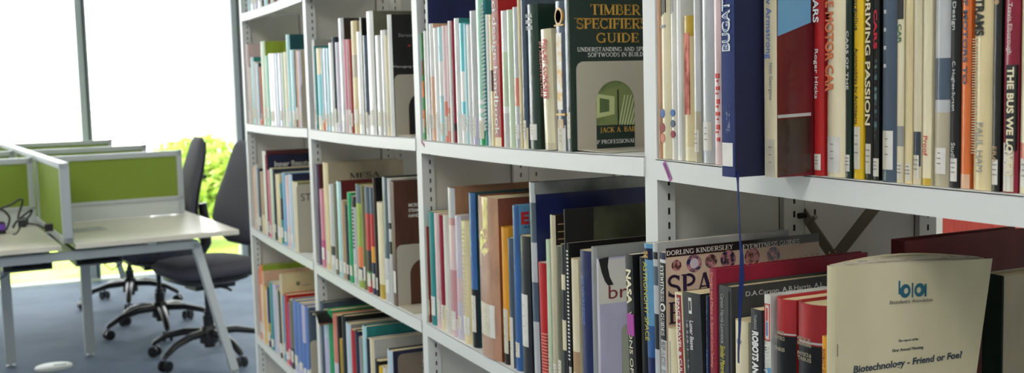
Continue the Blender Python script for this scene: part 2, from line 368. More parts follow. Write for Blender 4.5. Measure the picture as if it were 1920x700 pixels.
# crossed straps at the back of the nearest bay
strap = pmat('galvanised_strap', srgb(126,120,106), .55)
s1 = None
for o in bpy.data.objects:
    if o.get('label', '').startswith('white steel double-sided shelving bay nearest'): s1 = o
for (p, q) in (((1504, 398), (1600, 540)), ((1652, 372), (1530, 528))):
    A = onX(*p, 1.017); B = onX(*q, 1.017); d = (B-A).normalized(); n = Vector((0, -d.z, d.y))*.0085
    mb = MB(); vs = [A-n, A+n, B+n, B-n]
    mb.raw([v for v in vs]+[v+Vector((.002, 0, 0)) for v in vs], [(0,1,2,3), (7,6,5,4), (0,1,5,4), (1,2,6,5), (2,3,7,6), (3,0,4,7)], strap)
    mb.build('cross_brace', s1)
A = onX(1510, 404, 1.017); mb = MB(); mb.tube([A, A+Vector((-.012, 0, 0))], .004, slotm, 10); mb.tube([A+Vector((0, -.002, -.012)), A+Vector((0, -.022, .0))], .0035, strap, 8); mb.build('brace_bolt', s1)
# tapes on the lips
def tape(p, q, wd, colr, label):
    A = onX(*p, D-.0024); B = onX(*q, D-.0024); d = (B-A).normalized(); n = Vector((0, -d.z, d.y))*wd/2
    vs = [A-n, A+n, B+n, B-n]; mb = MB()
    mb.raw(vs+[v-Vector((.0004, 0, 0)) for v in vs], [(0,1,2,3), (7,6,5,4), (0,1,5,4), (1,2,6,5), (2,3,7,6), (3,0,4,7)], colr)
    e = empty('tape_strip', A); o = mb.build('tape', e, loc=-A)
    dk = MB()
    L = (B-A).length
    for k in range(6):
        c = A+d*L*(.15+.13*k)-Vector((.0005, 0, 0)); u = d*.0014; v = n*.4
        dk.raw([c-u-v, c+u-v, c+u+v, c-u+v, c-u-v-Vector((.0002, 0, 0)), c+u-v-Vector((.0002, 0, 0)), c+u+v-Vector((.0002, 0, 0)), c-u+v-Vector((.0002, 0, 0))], [(0,1,2,3), (7,6,5,4)], pmat('purple_ink', srgb(70,20,90), .5))
    dk.build('printed_marks', e, loc=-A)
    tag(e, label, 'tape', 'purple tape strips on the shelf lips')
tape((1245, 304), (1258, 338), .0075, pmat('magenta_tape', srgb(160,50,146), .4), 'slanted purple tape strip on the lip of the nearest bay')
tape((790, 265), (796, 274), .006, pmat('pink_tape', srgb(176,60,110), .4), 'tiny pink tape strip on the lip of the second bay')

# ------------------------------------------------------------------ books
BOOKS = {}; LAST = {}
def book(row, bay, i, rec, descs, X0, yref, rowname, group):
    left, desc = rec.split(';'); desc = desc.strip(); tok = left.split()
    xl, xr, yt = map(float, tok[:3]); col = tok[3]; o = {}
    for t in tok[4:]:
        if '=' in t: k, v = t.split('=', 1); o[k] = v
        else: o[t] = True
    X = X0+float(o.get('off', random.Random(i*31+bay).uniform(0, (0, .004, .002, .0008, .0006)[bay])))
    yr = float(o.get('yr', 0)) or (yref if not callable(yref) else yref((xl+xr)/2))
    PL = onX(xl, yr, X); PR = onX(xr, yr, X); t = max(.003, (PL.y-PR.y)-.0006)
    zb = max(shz(row, bay, PL.y), shz(row, bay, PR.y))+.0004
    if 'tl' in o:
        T = onX(float(o['tl']), yt, X); lean = math.atan2(T.y-PL.y, T.z-PL.z)
        foot_y = PL.y-(PL.z-zb)*math.tan(lean); h = (T.z-zb)/math.cos(lean)
    else: lean = 0; foot_y = PL.y; h = onX((xl+xr)/2-8*(yr-yt)/400, yt, X).z-zb
    a_, b_ = ends(bay); pn = LAST.get((row, bay))
    if 'tl' in o and pn: foot_y = min(foot_y, pn[1]-.0003)
    if 'tl' in o and row == 'A' and bay == 3: foot_y = max(foot_y, a_+t+.012); lean = max(lean, .0)
    if 'tl' not in o:
        near = foot_y-t; foot_y = min(foot_y, b_-.0008, (pn[1] if pn else 9)-.0003); near = max(min(near, foot_y-.003), a_+.0008); foot_y = max(foot_y, near+.003); t = foot_y-near
    if 'h' in o: h = float(o['h'])
    dep = float(o.get('dep', min(.2, max(.13, h*.72))))
    kind = 'wrap' if 'wrap' in o else 'film' if 'film' in o else 'cloth' if 'cloth' in o else 'gloss'
    hb = 'hb' in o or 'cov' in o; bt = .0024 if hb else .0007; bt = min(bt, t*.25)
    cov = o.get('cov', col); bulge = min(.006, t*.22) if (t > .012 or 'round' in o) else min(.0015, t*.15)
    if 'round' in o: bulge = min(.009, t*.28)
    if 'flat' in o: bulge = .0008
    e = empty('book', (X+bulge, foot_y, zb+(t*math.sin(-lean) if lean < 0 else .0)), rx=-lean)
    if 'rz' in o: e.rotation_euler.z = float(o['rz'])
    sm = cover_mat(col, kind); cm = cover_mat(cov, kind)
    # spine profile, far side y=0 to near side y=-t
    n = 6 if t > .008 else 3
    def prof(off):
        return [(-(bulge)*math.sin(PI*k/n)**.8+off if 0 < k < n else off, -off-(t-2*off)*k/n) for k in range(n+1)]
    outer = prof(0); inner = prof(bt)
    bands = [tuple(b.split(':')) for b in o.get('b', '').split(',') if b]
    cuts = sorted({0., 1.}|{float(b[0]) for b in bands}|{float(b[1]) for b in bands})
    mb = MB()
    for z0, z1 in zip(cuts, cuts[1:]):
        m = sm
        for b in bands:
            if float(b[0]) <= z0+1e-6 and z1 <= float(b[1])+1e-6: m = cover_mat(b[2], kind)
        for p, q in zip(outer, outer[1:]): mb.face([(*p, z0*h), (*q, z0*h), (*q, z1*h), (*p, z1*h)], m)
        mb.face([(0, 0, z0*h), (dep, 0, z0*h), (dep, 0, z1*h), (0, 0, z1*h)], cm); mb.face([(0, -t, z0*h), (dep, -t, z0*h), (dep, -t, z1*h), (0, -t, z1*h)], cm)
    for p, q in zip(inner, inner[1:]): mb.face([(*p, 0), (*q, 0), (*q, h), (*p, h)], cm)
    for y in (0, -t):
        yi = y+(-bt if y == 0 else bt)
        mb.face([(bt, yi, 0), (dep, yi, 0), (dep, yi, h), (bt, yi, h)], cm); mb.face([(dep, y, 0), (dep, yi, 0), (dep, yi, h), (dep, y, h)], cm)
        for z in (0, h): mb.face([(bt, yi, z), (dep, yi, z), (dep, y, z), (0, y, z)], cm)
    for z in (0, h):
        for k in range(n): mb.face([(*outer[k], z), (*outer[k+1], z), (*inner[k+1], z), (*inner[k], z)], sm)
    mb.build('cover', e, smooth=.7)
    ins = .003 if hb else .0006
    mb = MB(); mb.box(bt*1.02, dep-ins, -bt*1.02, -t+bt*1.02, ins, h-ins, paper if hb or i % 3 else paperw); mb.build('pages', e)
    rr = random.Random(i*7+bay*101+ord(row)); d0 = .012+rr.random()*.014; d1 = d0+.024+rr.random()*.014
    lab = o.get('lab', '%.3f:%.3f' % (d0, d1) if rr.random() < .8 else '0')
    if lab != '0' and t > .0035:
        z0, z1 = map(float, lab.split(':')); mb = MB(); lo = [(x-.0004, y) for x, y in outer]
        lo = lo[1:-1] if n > 3 else lo
        for p, q in zip(lo, lo[1:]): mb.face([(*p, z0), (*q, z0), (*q, z1), (*p, z1)], stick if rr.random() < .6 else stick2)
        if bay <= 2 and t > .006:
            for k in range(3):
                zz = z1-(z1-z0)*(.22+.2*k); wf = min(.3, rr.uniform(.0015, .003)/t); mb.box(-bulge-.0007, -bulge+.001, -t*(.5-wf), -t*(.5+wf*.8), zz, zz+.0009, labelink)
        q = mb.build('spine_label', e, smooth=.7); q.modifiers.new('thick', 'SOLIDIFY').thickness = .0002
    LAST[row, bay] = (e, foot_y-t/math.cos(lean))
    # label text
    clash = rowname
    prev = descs[-1] if descs else None
    pv = prev.split() if prev else []
    cands = [desc+', '+('right of the '+prev if prev else 'first at left')+', '+rowname, desc+', beside '+(prev or 'the upright')+', '+rowname]
    cands += [desc+', right of '+' '.join(pv[:k])+' one, '+rowname for k in (4, 3, 2, 1)]
    L = next((c for c in cands if len(c.split()) <= 16 and c not in _labels), cands[-1])
    tag(e, L, 'book', group)
    words = desc.replace(' with', '|').replace(' in ', '|').split('|')[0].split()
    descs.append(' '.join(w_ for w_ in words if w_ not in ('thin', 'slim', 'narrow', 'a'))[:60])
    if 'id' in o: BOOKS[o['id']] = (e, t, h, dep, bulge)
    return e
def row(rowk, bay, text_, X0=D, yref=None, rowname='', group=''):
    descs = []
    for i, l in enumerate([l for l in text_.strip().splitlines() if l.strip()]):
        book(rowk, bay, i, l.strip(), descs, X0+.002 if rowk != 'X' else X0, yref, rowname, group)
def lin(p, q): return lambda x: p[1]+(q[1]-p[1])*(x-p[0])/(q[0]-p[0])

A4 = '''
466.5 469.5 82 palepink ; thin pale pink paperback
469.5 473.5 126 beige ; slim beige grey paperback
473.5 478 107 aqua cov=teal ; whitish book with teal cover
478 482 115 palegrey ; slim pale grey booklet
482 487 118 paleblue ; pale blue paperback
487 490 118 black b=0:.1:orange ; thin black paperback
490 492 125 salmon ; very thin orange booklet
492.5 500 77 palegreen cov=lime hb dep=.21 ; tall pale book with lime green cover
500 506 104 mint ; mint green paperback
506.5 514 100 white film ; thick white jacketed book
514 519.5 100 lilac film ; pale lilac jacketed book
519.5 524 100 paleblue film ; light blue jacketed book
524 530 99 lavender film ; pale lavender jacketed book
530 535 99 palegreen ; pale green white paperback
535 541 97 palecream b=.0:.25:white ; cream paperback
541 546.5 64 aqua cov=darkteal hb dep=.2 ; tall white spine book with dark teal cover
546.5 554.5 93 aqua b=.0:.18:beige ; light blue paperback
554.5 558.5 94 black ; thin black hardback
558.5 561 94 peach ; thin peach booklet
561 566 95 lilac cov=beige ; pale lilac book with beige cover'''
A3 = '''
590 593.5 74 white cov=grey dep=.19 ; tall thin white book with grey cover
593.5 595.5 86 teal dep=.15 ; thin teal booklet
595.5 605.5 90 turquoise b=.68:1:cream,0:.12:palecream ; turquoise book with cream top
605.5 609 92 paleblue b=0:.14:orange ; slim pale book with orange foot
609 615 90 paleblue film ; pale blue jacketed book
615 620 90 aqua film ; pale aqua jacketed book
620 627 80 white film ; white jacketed book
627 632 69 darkslate b=0:.1:white ; thin dark slate hardback
632 639 79 lilac ; grey lilac paperback
639 648 33.5 silver cov=darkbrown film hb dep=.2 ; tall silvery book with dark brown cover
648 653 73.5 pink b=0:.25:palepink ; pink paperback
653 658 73.5 dusty b=0:.25:white ; dusty pink paperback
658 662 74 brick ; thin brick red book
662 672 38.5 cream b=.5:.7:beige hb dep=.15 ; tall cream book with beige band
672 681 59 white film ; white glossy book
681 684 32.5 white cov=black hb dep=.19 ; tall thin book with black cover
684 691 66 slate b=0:.2:white film ; slate blue jacketed book
691.5 703 20.5 white cov=olivegrey hb film dep=.2 off=-.003 ; tallest white book of its row
705 717.5 66 palegrey film ; thick pale grey book
717.5 725 56 white film b=0:.2:palegrey ; upright white glossy book
725 730 66 palecream ; slim pale cream book
731 737.5 28 white tl=725.5 cov=black hb dep=.21 id=strategy ; leaning white spine book with black cover'''
A2 = '''
786 790 64 aqua ; thin pale aqua paperback
790 797 62 green b=.12:.28:orange,.4:.55:orange,.6:.75:rust ; green book with orange patches
798 804 58 white film ; white jacketed book
804.5 808.5 -3 white cov=royal hb dep=.205 ; tall thin book with royal blue cover
808.5 815 44 peach film b=.55:1:white ; peach white jacketed book
815.5 824 52 white film ; shiny white book
824 832 50 aqua film b=.4:.7:white ; pale aqua jacketed book
832 840 48 palepink b=0:.35:salmon ; pale pink book
840 845 48 palepink b=0:.3:salmon ; pink paperback with salmon foot
845 849 39 white ; slim white book
849 855 39 crimson b=.1:.16:black lab=0 ; crimson book with black band
855 863 34 white cov=teal film dep=.17 ; white spine book with teal cover
863 874 43 turquoise film b=.35:.6:white,.0:.15:white ; light turquoise jacketed book
874 878.5 45 aqua ; thin pale aqua book
878.5 884 46 white film ; thin white jacketed book
884 894 20 palegrey film b=0:.2:lavender ; tall pale grey book
894 909 -5 mint film b=.1:.13:white,.16:.19:white,.22:.25:white,.28:.31:white,0:.1:emerald ; tall mint green book with white bands
909 915 0 teal id=spiral lab=0 ; teal spiral bound book
915 920 27 white ; thin white paperback
920 927.5 27 cream b=.42:.58:brown film ; cream book with brown patch
928 940 -20 brick flat id=handbook lab=0 b=0:.06:cream cov=red dep=.2 ; tall red book with white lettering
941.5 953 20 white film b=.3:.7:palegreen,0:.25:palegrey ; wide glossy white book
953 963 18 palegreen film ; pale green grey jacketed book
963.5 975 13 silver cov=brick film b=.3:.5:salmon ; scuffed silver book
975 980 -5 cream dep=.17 ; tall thin cream book
980 988 -5 slate film b=0:.14:palecream ; tall slate blue book
989 1008.5 8 darkgreen film cov=forest id=cement dep=.18 b=0:.001:black ; thick dark green hardback
1017 1036 57 palecream tl=1008 id=precast lab=0 film b=.0:.06:ivory off=-.004 ; leaning cream book with red lettering
1036.5 1063 2 slate film id=gold cov=darkslate hb dep=.2 lab=.0:.04 ; thick slate blue book with gilt spine
1063.5 1072 -6 forest film id=timber hb flat dep=.225 lab=.02:.06 ; dark green hardback with gold cover lettering'''
A1 = '''
1226 1232 -40 peach lab=.02:.05 film ; thin peach paperback behind the post
1232.5 1256 -40 palecream film id=penguin1 lab=0 ; thick cream book with coloured roundels
1257 1269 -40 offwhite film id=penguin2 lab=0 ; slim cream book with coloured roundels
1270 1278 -30 white film lab=0 ; tall white jacketed book
1278.5 1299 30 cream film id=worn b=.86:1:mustard,0:.1:palecream lab=0 ; worn cream and red book
1300 1312 -40 palegrey film b=0:.28:beige ; pale grey jacketed book
1312.5 1336 -40 silver film cov=charcoal ; silver book with charcoal side
1337 1352.5 -40 palepink film id=redtitle lab=0 ; pink white book with red lettering
1353 1378 -40 bugatti flat cov=navy hb cloth off=-.083 yr=327 id=bugatti lab=0 dep=.16 ; large blue slipcase hanging over the lip
1433 1457 -40 palecream film off=-.0505 yr=330 cov=maroon id=vw lab=.0:.04 flat dep=.16 ; cream spine book with a maroon car cover
1518 1541 -40 red film id=cars off=-.004 lab=.006:.023 ; red book with white lettering
1543 1578 -40 palecream film id=motorcar lab=.005:.042 off=-.004 ; thick cream book with orange lettering
1579.5 1595 -40 forest film id=thinwhite lab=.007:.024 ; dark green book with white title
1597 1615 -40 yellow id=yellow film lab=.01:.053 ; yellow book with grey title
1617.5 1635 -40 black film id=driving lab=.006:.036 ; black book with cream capitals
1636 1647 -40 black film id=redcars lab=.004:.022 ; slim black book with red capitals
1648 1677 -40 slate film lab=.012:.05 id=whiteletters ; wide slate grey book with large label
1678.5 1693 -40 palecream film b=.18:.28:grey id=carbook lab=.003:.02 ; cream book with green title
1694.5 1709 -40 cream film b=0:.001:orange lab=.003:.02 id=oranges ; cream book with orange edges
1710 1725 -40 ivory film b=.09:.26:darkslate lab=.006:.028 ; ivory book with dark picture patch
1727 1744 -40 palecream id=proof film b=0:.035:mustard lab=0 ; cream book with small red word
1746 1776 -40 silver film b=.42:.62:slate,.0:.36:beige lab=.012:.036 ; wide silver photo covered book
1778 1797 -40 black id=design lab=.006:.027 ; black book with thin white title
1798.5 1817 -40 orange film b=.0:.07:peach id=orange lab=0 ; orange book with dark title
1818.5 1855 -40 cream film id=trams lab=0 ; thick ribbed cream book
1857 1873 -40 black film lab=.006:.028 id=blackt ; black book with small tan title
1874.5 1904 -40 crimson film id=bus lab=.001:.043 ; red book with black title band
1907 1935 -40 palecream film b=.1:.24:salmon lab=.006:.03 ; cream book at the frame edge
1938 1962 -40 navy lab=.0:.05 ; navy book past the frame edge'''
B4 = '''
478 481.5 314 peach ; thin peach paperback
481.5 485.5 310 palegrey ; slim pale grey paperback
485.5 490 317 navy ; navy paperback
490 496 323 tan b=0:.3:cream ; tan paperback
496 502 284 offwhite cov=burgundy film hb dep=.21 id=beauty ; tall worn white book with burgundy cover
502 505 292 crimson cov=navy hb dep=.2 id=beauty2 ; thin red spine with navy cover
505 509 320 pink ; thin pink booklet
509 515 317 palegreen ; pale green paperback
515 518 318 darkslate ; thin dark slate paperback
519 527 328 cream ; cream coloured paperback
527 531.5 344 teal b=.4:.75:black ; teal and black paperback
531.5 538 325 sky ; sky blue paperback
538 544 330 palepink b=.3:.6:lilac ; pale pink paperback
544.5 550 328 paleblue cov=navy hb dep=.2 ; pale spine book with navy cover
550.5 560 342 ivory cov=olive ; ivory book with olive cover'''
B3 = '''
595 602 310 purple cov=redbrown hb dep=.15 ; dark purple book with red brown cover
602 609.5 356 pink b=.1:.35:magenta ; pink magenta paperback
610 619 306 cream cov=beige hb dep=.215 id=mesa ; tall cream book with beige cover
619.5 628 347 palegrey b=.2:.3:black ; pale grey paperback
628 634 345 olivegrey ; olive grey paperback
634 642 341 aqua cov=maroon film hb dep=.18 ; pale aqua spine with maroon cover
642 649 377 tan ; short tan paperback
649.5 654 385 darkslate ; thin dark slate booklet
654 661.5 362 emerald ; bright emerald green paperback
662 670 369 silver id=bwlist b=.88:1:black ; silver paperback with black marks
670 680.5 347 lime cov=olive b=.82:1:slate,.2:.4:orange,.1:.2:darkslate ; lime green and orange paperback
681 686 349 olive ; thin olive paperback
686.5 696 351 red b=.75:1:slate,.2:.4:darkbrown,.12:.2:green ; bright red and slate paperback
696.5 704 352 red b=.75:1:slate,0:.3:navy,.3:.45:amber ; red, amber and navy paperback
704.5 709 335 darkbrown cov=black hb dep=.19 ; tall dark book with black cover
709.5 720 381 palecream b=0:.15:mustard ; short pale cream paperback
720.5 731 333 slate film cov=darkslate b=.0:.35:palegrey hb dep=.2 ; tall slate and silver book
731.5 738 336 palegrey b=.4:.5:black,.6:.65:black ; pale grey book with black flecks
738.5 745 341 brown id=brownb hb dep=.2 lab=.03:.08 flat ; brown hardback with white cover title'''
C4 = '''
488 491.5 508 salmon ; thin salmon paperback
491.5 495.5 500 orange cov=lime hb dep=.21 b=0:.75:palecream ; tall orange topped book with lime cover
495.5 498 512 peach ; thin peach leaflet
498 501 540 yellow ; thin yellow paperback
501 503.5 545 palepink ; very thin pale pink booklet
503.5 507 540 navy b=.2:.4:mustard ; navy and mustard paperback
507 514 532 teal ; teal paperback
514 519.5 535 lavender ; lavender paperback
519.5 524 545 palegrey ; pale grey booklet
524 529.5 549 black ; black paperback
529.5 532.5 517 ivory cov=cream hb dep=.21 id=crest ; tall book with printed cream cover
532.5 535.5 557 sky ; slim sky blue paperback
535.5 541.5 555 red hb dep=.2 b=0:.12:salmon ; red hardback
541.5 544.5 571 magenta ; thin magenta paperback
544.5 551 565 olivegrey b=0:.3:charcoal ; olive grey paperback
551 559.5 566 cornflower b=0:.14:lavender hb dep=.19 ; cornflower blue volume
559.5 568 570 cornflower b=0:.12:lavender hb dep=.19 ; blue volume with pale foot
568 573.5 574 lavender b=0:.5:cornflower hb dep=.19 ; blue and lavender volume
573.5 580 577 cornflower hb dep=.19 ; plain cornflower volume
580 583 582 slate cov=slate hb dep=.14 ; slate blue hardback'''
C3 = '''
600 607.5 568 slate hb dep=.21 ; tall slate blue hardback
608 615 584 paleblue b=.0:.7:lavender ; speckled pale blue book
616 624 583 emerald hb dep=.2 ; emerald green hardback
624.5 633 592 salmon b=0:.5:lilac hb dep=.2 ; salmon and lilac hardback
633.5 637 596 darkbrown hb dep=.2 ; thin dark brown hardback
637 641.5 637 mustard ; short mustard yellow paperback
641.5 648 594 black cov=black hb dep=.21 ; tall black hardback
648.5 657 608 paleblue cov=grey hb dep=.2 ; pale blue grey hardback
657.5 665 620 red b=0:.35:peach ; red and peach paperback
665.5 672 622 navy hb dep=.2 ; navy hardback
672.5 679 634 dusty b=.5:1:grey ; dusty pink paperback
679.5 686 613 aqua cov=teal hb dep=.14 ; aqua spine book with teal cover
686.5 692 636 navy b=.2:.5:lavender ; navy and lavender paperback
692.5 699 637 palecream cov=palegrey hb dep=.2 ; cream book with pale grey cover
701 708 677 black b=.1:.5:amber ; short black and amber paperback
708.5 714 688 yellow ; short yellow paperback
715 723 690 offwhite ; short off white paperback
724 733 658 paleblue cov=navy hb dep=.2 b=.3:.55:sky ; pale blue picture book with navy cover'''
B2 = '''
796.5 806 425 brick b=.0:.08:brick,.08:.24:cream lab=0 ; brick red paperback with cream band
806.5 817 398 teal lab=.02:.06 ; teal green paperback
817.5 826 401 palepink ; pale pink grey paperback
826.5 833.5 404 crimson b=0:.22:palecream ; crimson paperback with cream foot
834 843 404 offwhite ; off white paperback
843.5 856 353 dusty film b=.45:.75:palepink,.8:1:silver,0:.12:palepink hb dep=.2 cov=kraft ; tall dusty pink and silver book
856.5 866 405 lilac b=.3:.5:palepink film ; pale lilac paperback
866.5 882.5 416 cream film id=ribbed ; cream paperback with ribbed spine
883 894 363 blue b=0:.38:black film lab=.03:.1 cov=darkteal hb dep=.2 ; tall blue and black book
896 933 366 kraftw wrap round tl=887 off=-.008 yr=668 id=parcel lab=.04:.1 cov=rust hb dep=.21 ; very thick tan volume in crinkled film
942 954.5 427 amber hb dep=.17 b=0:.18:darkbrown lab=.02:.1 ; amber yellow hardback
955 964 447 slate film lab=.0:.09 ; slate violet paperback
964.5 975.5 386 blue film cov=sky hb dep=.19 id=redE ; tall blue book with sky blue cover
976.5 993 443 charcoal film id=charc lab=.05:.14 ; thick charcoal hardback
999 1009.5 342 silver yr=690 film tl=988 cov=royal hb id=tallnavy dep=.24 lab=0 b=.3:.5:slate,.7:.9:slate ; tallest book with navy cover and grey band
1011 1027 491 red yr=690 tl=1004 id=redcheck lab=0 ; leaning bright red paperback
1027.5 1034 450 palegreen yr=690 ; thin pale green ribbed paperback
1034.5 1044 404 ivory yr=690 film cov=darkbrown hb id=brownlines dep=.16 ; tall ivory spine with dark brown cover
1044.5 1053 462 olivegrey yr=690 ; slim olive grey paperback
1053.5 1062 458 charcoal yr=690 film b=.3:.5:palecream,.7:.8:palecream ; tattered charcoal and cream paperback
1062.5 1065.5 393 black yr=690 cov=black hb dep=.21 id=blackolive ; very tall black hardback
1066 1071 456 black yr=690 id=blackspiral ; thin black paperback
1071.5 1083.5 486 palecream yr=690 b=.2:.35:tan ; cream paperback with tan stain
1087.5 1109 468 royal yr=690 tl=1081 film lab=0 id=royalb ; royal blue paperback
1109.5 1120 464 grey cov=grey yr=690 film hb dep=.21 ; grey hardback in clear film
1121 1126 486 lilac cov=lavender yr=690 id=brmag film dep=.2 ; torn lilac magazine with red letters'''
B1 = '''
1179 1193 476 black yr=690 tl=1171 id=nasa off=.012 lab=0 flat ; black book with pale capitals and purple tape
1194 1210.5 480 black yr=690 tl=1188 off=.016 b=.1:.12:grey,.3:.31:grey ; thick black paperback
1211 1226 456 sky yr=690 tl=1203 b=0:.5:royal,.5:.64:blue,.93:.98:navy id=infov film off=.01 lab=0 ; sky to royal blue book with yellow lettering
1227 1236 454 silver yr=690 tl=1222 b=.55:.7:black,.82:.9:slate,0:.4:black,.93:.96:black film ; silver and black paperback
1237 1248 472 palegrey yr=690 cov=blush tl=1234 id=space hb flat dep=.235 lab=0 b=.62:.955:black,.97:1:navy ; large picture book with big cover title
1249 1265 616 palecream yr=690 id=shortcream lab=0 ; short cream paperback
1270 1284 548 palecream yr=690 tl=1264 id=travel lab=0 flat cov=cream dep=.15 ; cream book with narrow red title strip
1284.5 1317.5 546 charcoal yr=690 tl=1279 id=lunar flat lab=0 dep=.15 ; thick charcoal hardback with white title
1318 1330 554 navy yr=690 id=navyt lab=0 dep=.15 ; navy paperback
1331 1344 504 crimson yr=690 id=craft cov=crimson flat dep=.22 lab=0 ; tall crimson book with gilt title
1345 1372 536 darkgrey yr=690 id=carson cov=darkgrey flat dep=.21 lab=0 hb ; dark grey hardback with white author line
1373 1397 602 palecream yr=690 id=shortc2 dep=.13 lab=0 ; short cream book under the ribbon
1398 1404 581 mustard yr=690 off=.012 dep=.14 lab=0 ; thin mustard yellow book mostly hidden
1407.5 1428 580 charcoal yr=690 id=robots flat dep=.15 lab=0 ; charcoal book with bold white title
1429.5 1445 553 offwhite yr=690 id=making flat cov=palegrey dep=.21 b=0:.71:sky lab=0 ; white and light blue book
1446.5 1482 561 dict yr=690 id=dict1 round hb dep=.2 b=.862:.868:palegrey,.59:.858:black,.58:.585:palegrey lab=0 ; red hardback with black title panel
1484.5 1536 570 dict yr=690 id=dict2 round hb dep=.2 b=.852:.860:palegrey,.5:.846:black lab=0 ; thicker red hardback, second black panel
1540 1551 631 amber yr=690 id=amberb lab=0 dep=.13 ; short amber yellow paperback'''
row('A', 4, A4, yref=lin((470, 230), (577, 238)), rowname='upper row, farthest bay', group='books on the upper shelf of the farthest bay')
row('A', 3, A3, yref=lin((592, 240), (775, 256)), rowname='upper row, third bay', group='books on the upper shelf of the third bay')
row('A', 2, A2, yref=lin((787, 259), (1208, 290)), rowname='upper row, second bay', group='books on the upper shelf of the second bay')
row('A', 1, A1, yref=lin((1232, 296), (1920, 358)), rowname='upper row, nearest bay', group='books on the upper shelf of the nearest bay')
row('B', 4, B4, yref=lin((481, 430), (587, 489)), rowname='middle row, farthest bay', group='books on the middle shelf of the farthest bay')
row('B', 3, B3, yref=lin((595, 494), (788, 597)), rowname='middle row, third bay', group='books on the middle shelf of the third bay')
row('C', 4, C4, yref=lambda x: min(690, 630+(x-487)*.93), rowname='lowest visible row, farthest bay', group='books on the lowest visible shelf of the farthest bay')
row('C', 3, C3, yref=690, rowname='lowest visible row, third bay', group='books on the lowest visible shelf of the third bay')
row('B', 2, B2, yref=lambda x: min(690, 605+(x-799)*.52), rowname='middle row, second bay', group='books on the middle shelf of the second bay')
row('B', 1, B1, X0=.703, yref=690, rowname='front row, nearest bay', group='books on the middle shelf of the nearest bay')

# a short run of book bottoms on the top shelf of the farthest bay
T4 = '''
464 468 -70 aqua ; pale aqua spine
469 474 -70 white film ; white spine
475 481 -70 lavender ; pale lavender spine
482 488 -70 white film ; glossy white spine
489 492 -70 darkgrey ; dark grey spine
493 499 -70 aqua ; light aqua spine
500 504 -70 brown ; brown spine
505 511 -70 palegrey ; pale grey spine
512 516 -70 redbrown ; red brown spine
517 524 -70 paleblue ; pale blue spine'''
row('T', 4, '\n'.join(l.replace(' ;', ' h=.24 ;').replace(' spine', ' book') for l in T4.strip().splitlines()), yref=lin((463, 20), (525, -2)), rowname='topmost row, farthest bay', group='books on the topmost visible shelf')

# ---- lettering and pictures on the books
def nl(i, px, py):
    e, t, h, dep, bu = BOOKS[i]; p = onY(px, py, e.location.y-t); return p.x-e.location.x, p.z-e.location.z
def szz(i, py, px=None):
    e, t, h, dep, bu = BOOKS[i]
    p0 = Vector((e.location.x-bu, e.location.y-t/2, e.location.z)); 
    # pixel row -> height on the spine line
    r0 = (p0-Vector((0, 0, HC)))
    lo, hi = -.2, 1.6
    for _ in range(30):
        m = (lo+hi)/2; q = r0+Vector((0, m*math.sin(e.rotation_euler.x)*-1, m)); z = q.dot(CF)
        if 350-FPX*q.dot(CU)/z > py: lo = m
        else: hi = m
    return m
def stext(i, s, ya, yb, mat, frac=.55, up=False, serif=False, bold=0, dy=0, horiz=False, name='title_lettering'):
    e, t, h, dep, bu = BOOKS[i]; za, zb_ = szz(i, ya), szz(i, yb); size = t*frac; x = -bu-.0005
    if up: return text(e, s, (x, -(t+size)/2+dy*t, zb_), UP, FARY, size, mat, length=za-zb_, serif=serif, bold=bold, name=name)
    return text(e, s, (x, -(t-size)/2+dy*t, za), DOWN, NEAR, size, mat, length=za-zb_, serif=serif, bold=bold, name=name)
def htext(i, s, ybase, mat, cap, wfrac=.8, serif=False, bold=0):
    e, t, h, dep, bu = BOOKS[i]
    return text(e, s, (-bu-.0008, -t*(1-wfrac)/2, szz(i, ybase)), NEAR, UP, cap, mat, length=t*wfrac, serif=serif, bold=bold)
def ctext(i, s, xa, xb, yb, cap, mat, serif=False, bold=0, name='cover_lettering'):
    e, t, h, dep, bu = BOOKS[i]; a = nl(i, xa, yb); b = nl(i, xb, yb-(xb-xa)*.1)
    hgt = cap*(nl(i, xa, yb-20)[1]-a[1])/20
    return text(e, s, (a[0], -t-.0005, a[1]), INX, UP, hgt, mat, length=b[0]-a[0], serif=serif, bold=bold, name=name)
def spanel(i, ya, yb, mat, f0=0, f1=1, name='spine_panel'):
    e, t, h, dep, bu = BOOKS[i]; za, zb_ = szz(i, ya), szz(i, yb); x = -bu-.0003; mb = MB()
    mb.box(x, x+.0006+(bu if f0 > 0 or f1 < 1 else bu), -t*f0, -t*f1, zb_, za, mat); return mb.build(name, e)
def cpoly(i, pts, mat, name='cover_picture', lift=.0003):
    e, t, h, dep, bu = BOOKS[i]; pp = [nl(i, *p) for p in pts]; mb = MB()
    mb.prism(pp, 'y', -t, -t-lift, mat); return mb.build(name, e)
def crect(i, x0, x1, y0, y1, mat, name='cover_picture', lift=.0003):
    """y0/y1: image rows of the top and bottom edge at x0"""
    a = nl(i, x0, y0); b = nl(i, x0, y1); c = nl(i, x1, y0-(x1-x0)*.1); e, t, h, dep, bu = BOOKS[i]
    mb = MB(); mb.box(a[0], min(dep, c[0]), -t, -t-lift, b[1], a[1], mat); return mb.build(name, e)
def cdisc(i, px, py, rpx, mat, name='cover_picture', ring=None, lift=.0006):
    a = nl(i, px, py); r = nl(i, px+rpx, py)[0]-a[0]; e, t, h, dep, bu = BOOKS[i]; mb = MB()
    mb.prism([(a[0]+r*math.cos(k*PI/14), a[1]+r*math.sin(k*PI/14)) for k in range(28)], 'y', -t, -t-lift, mat); return mb.build(name, e)
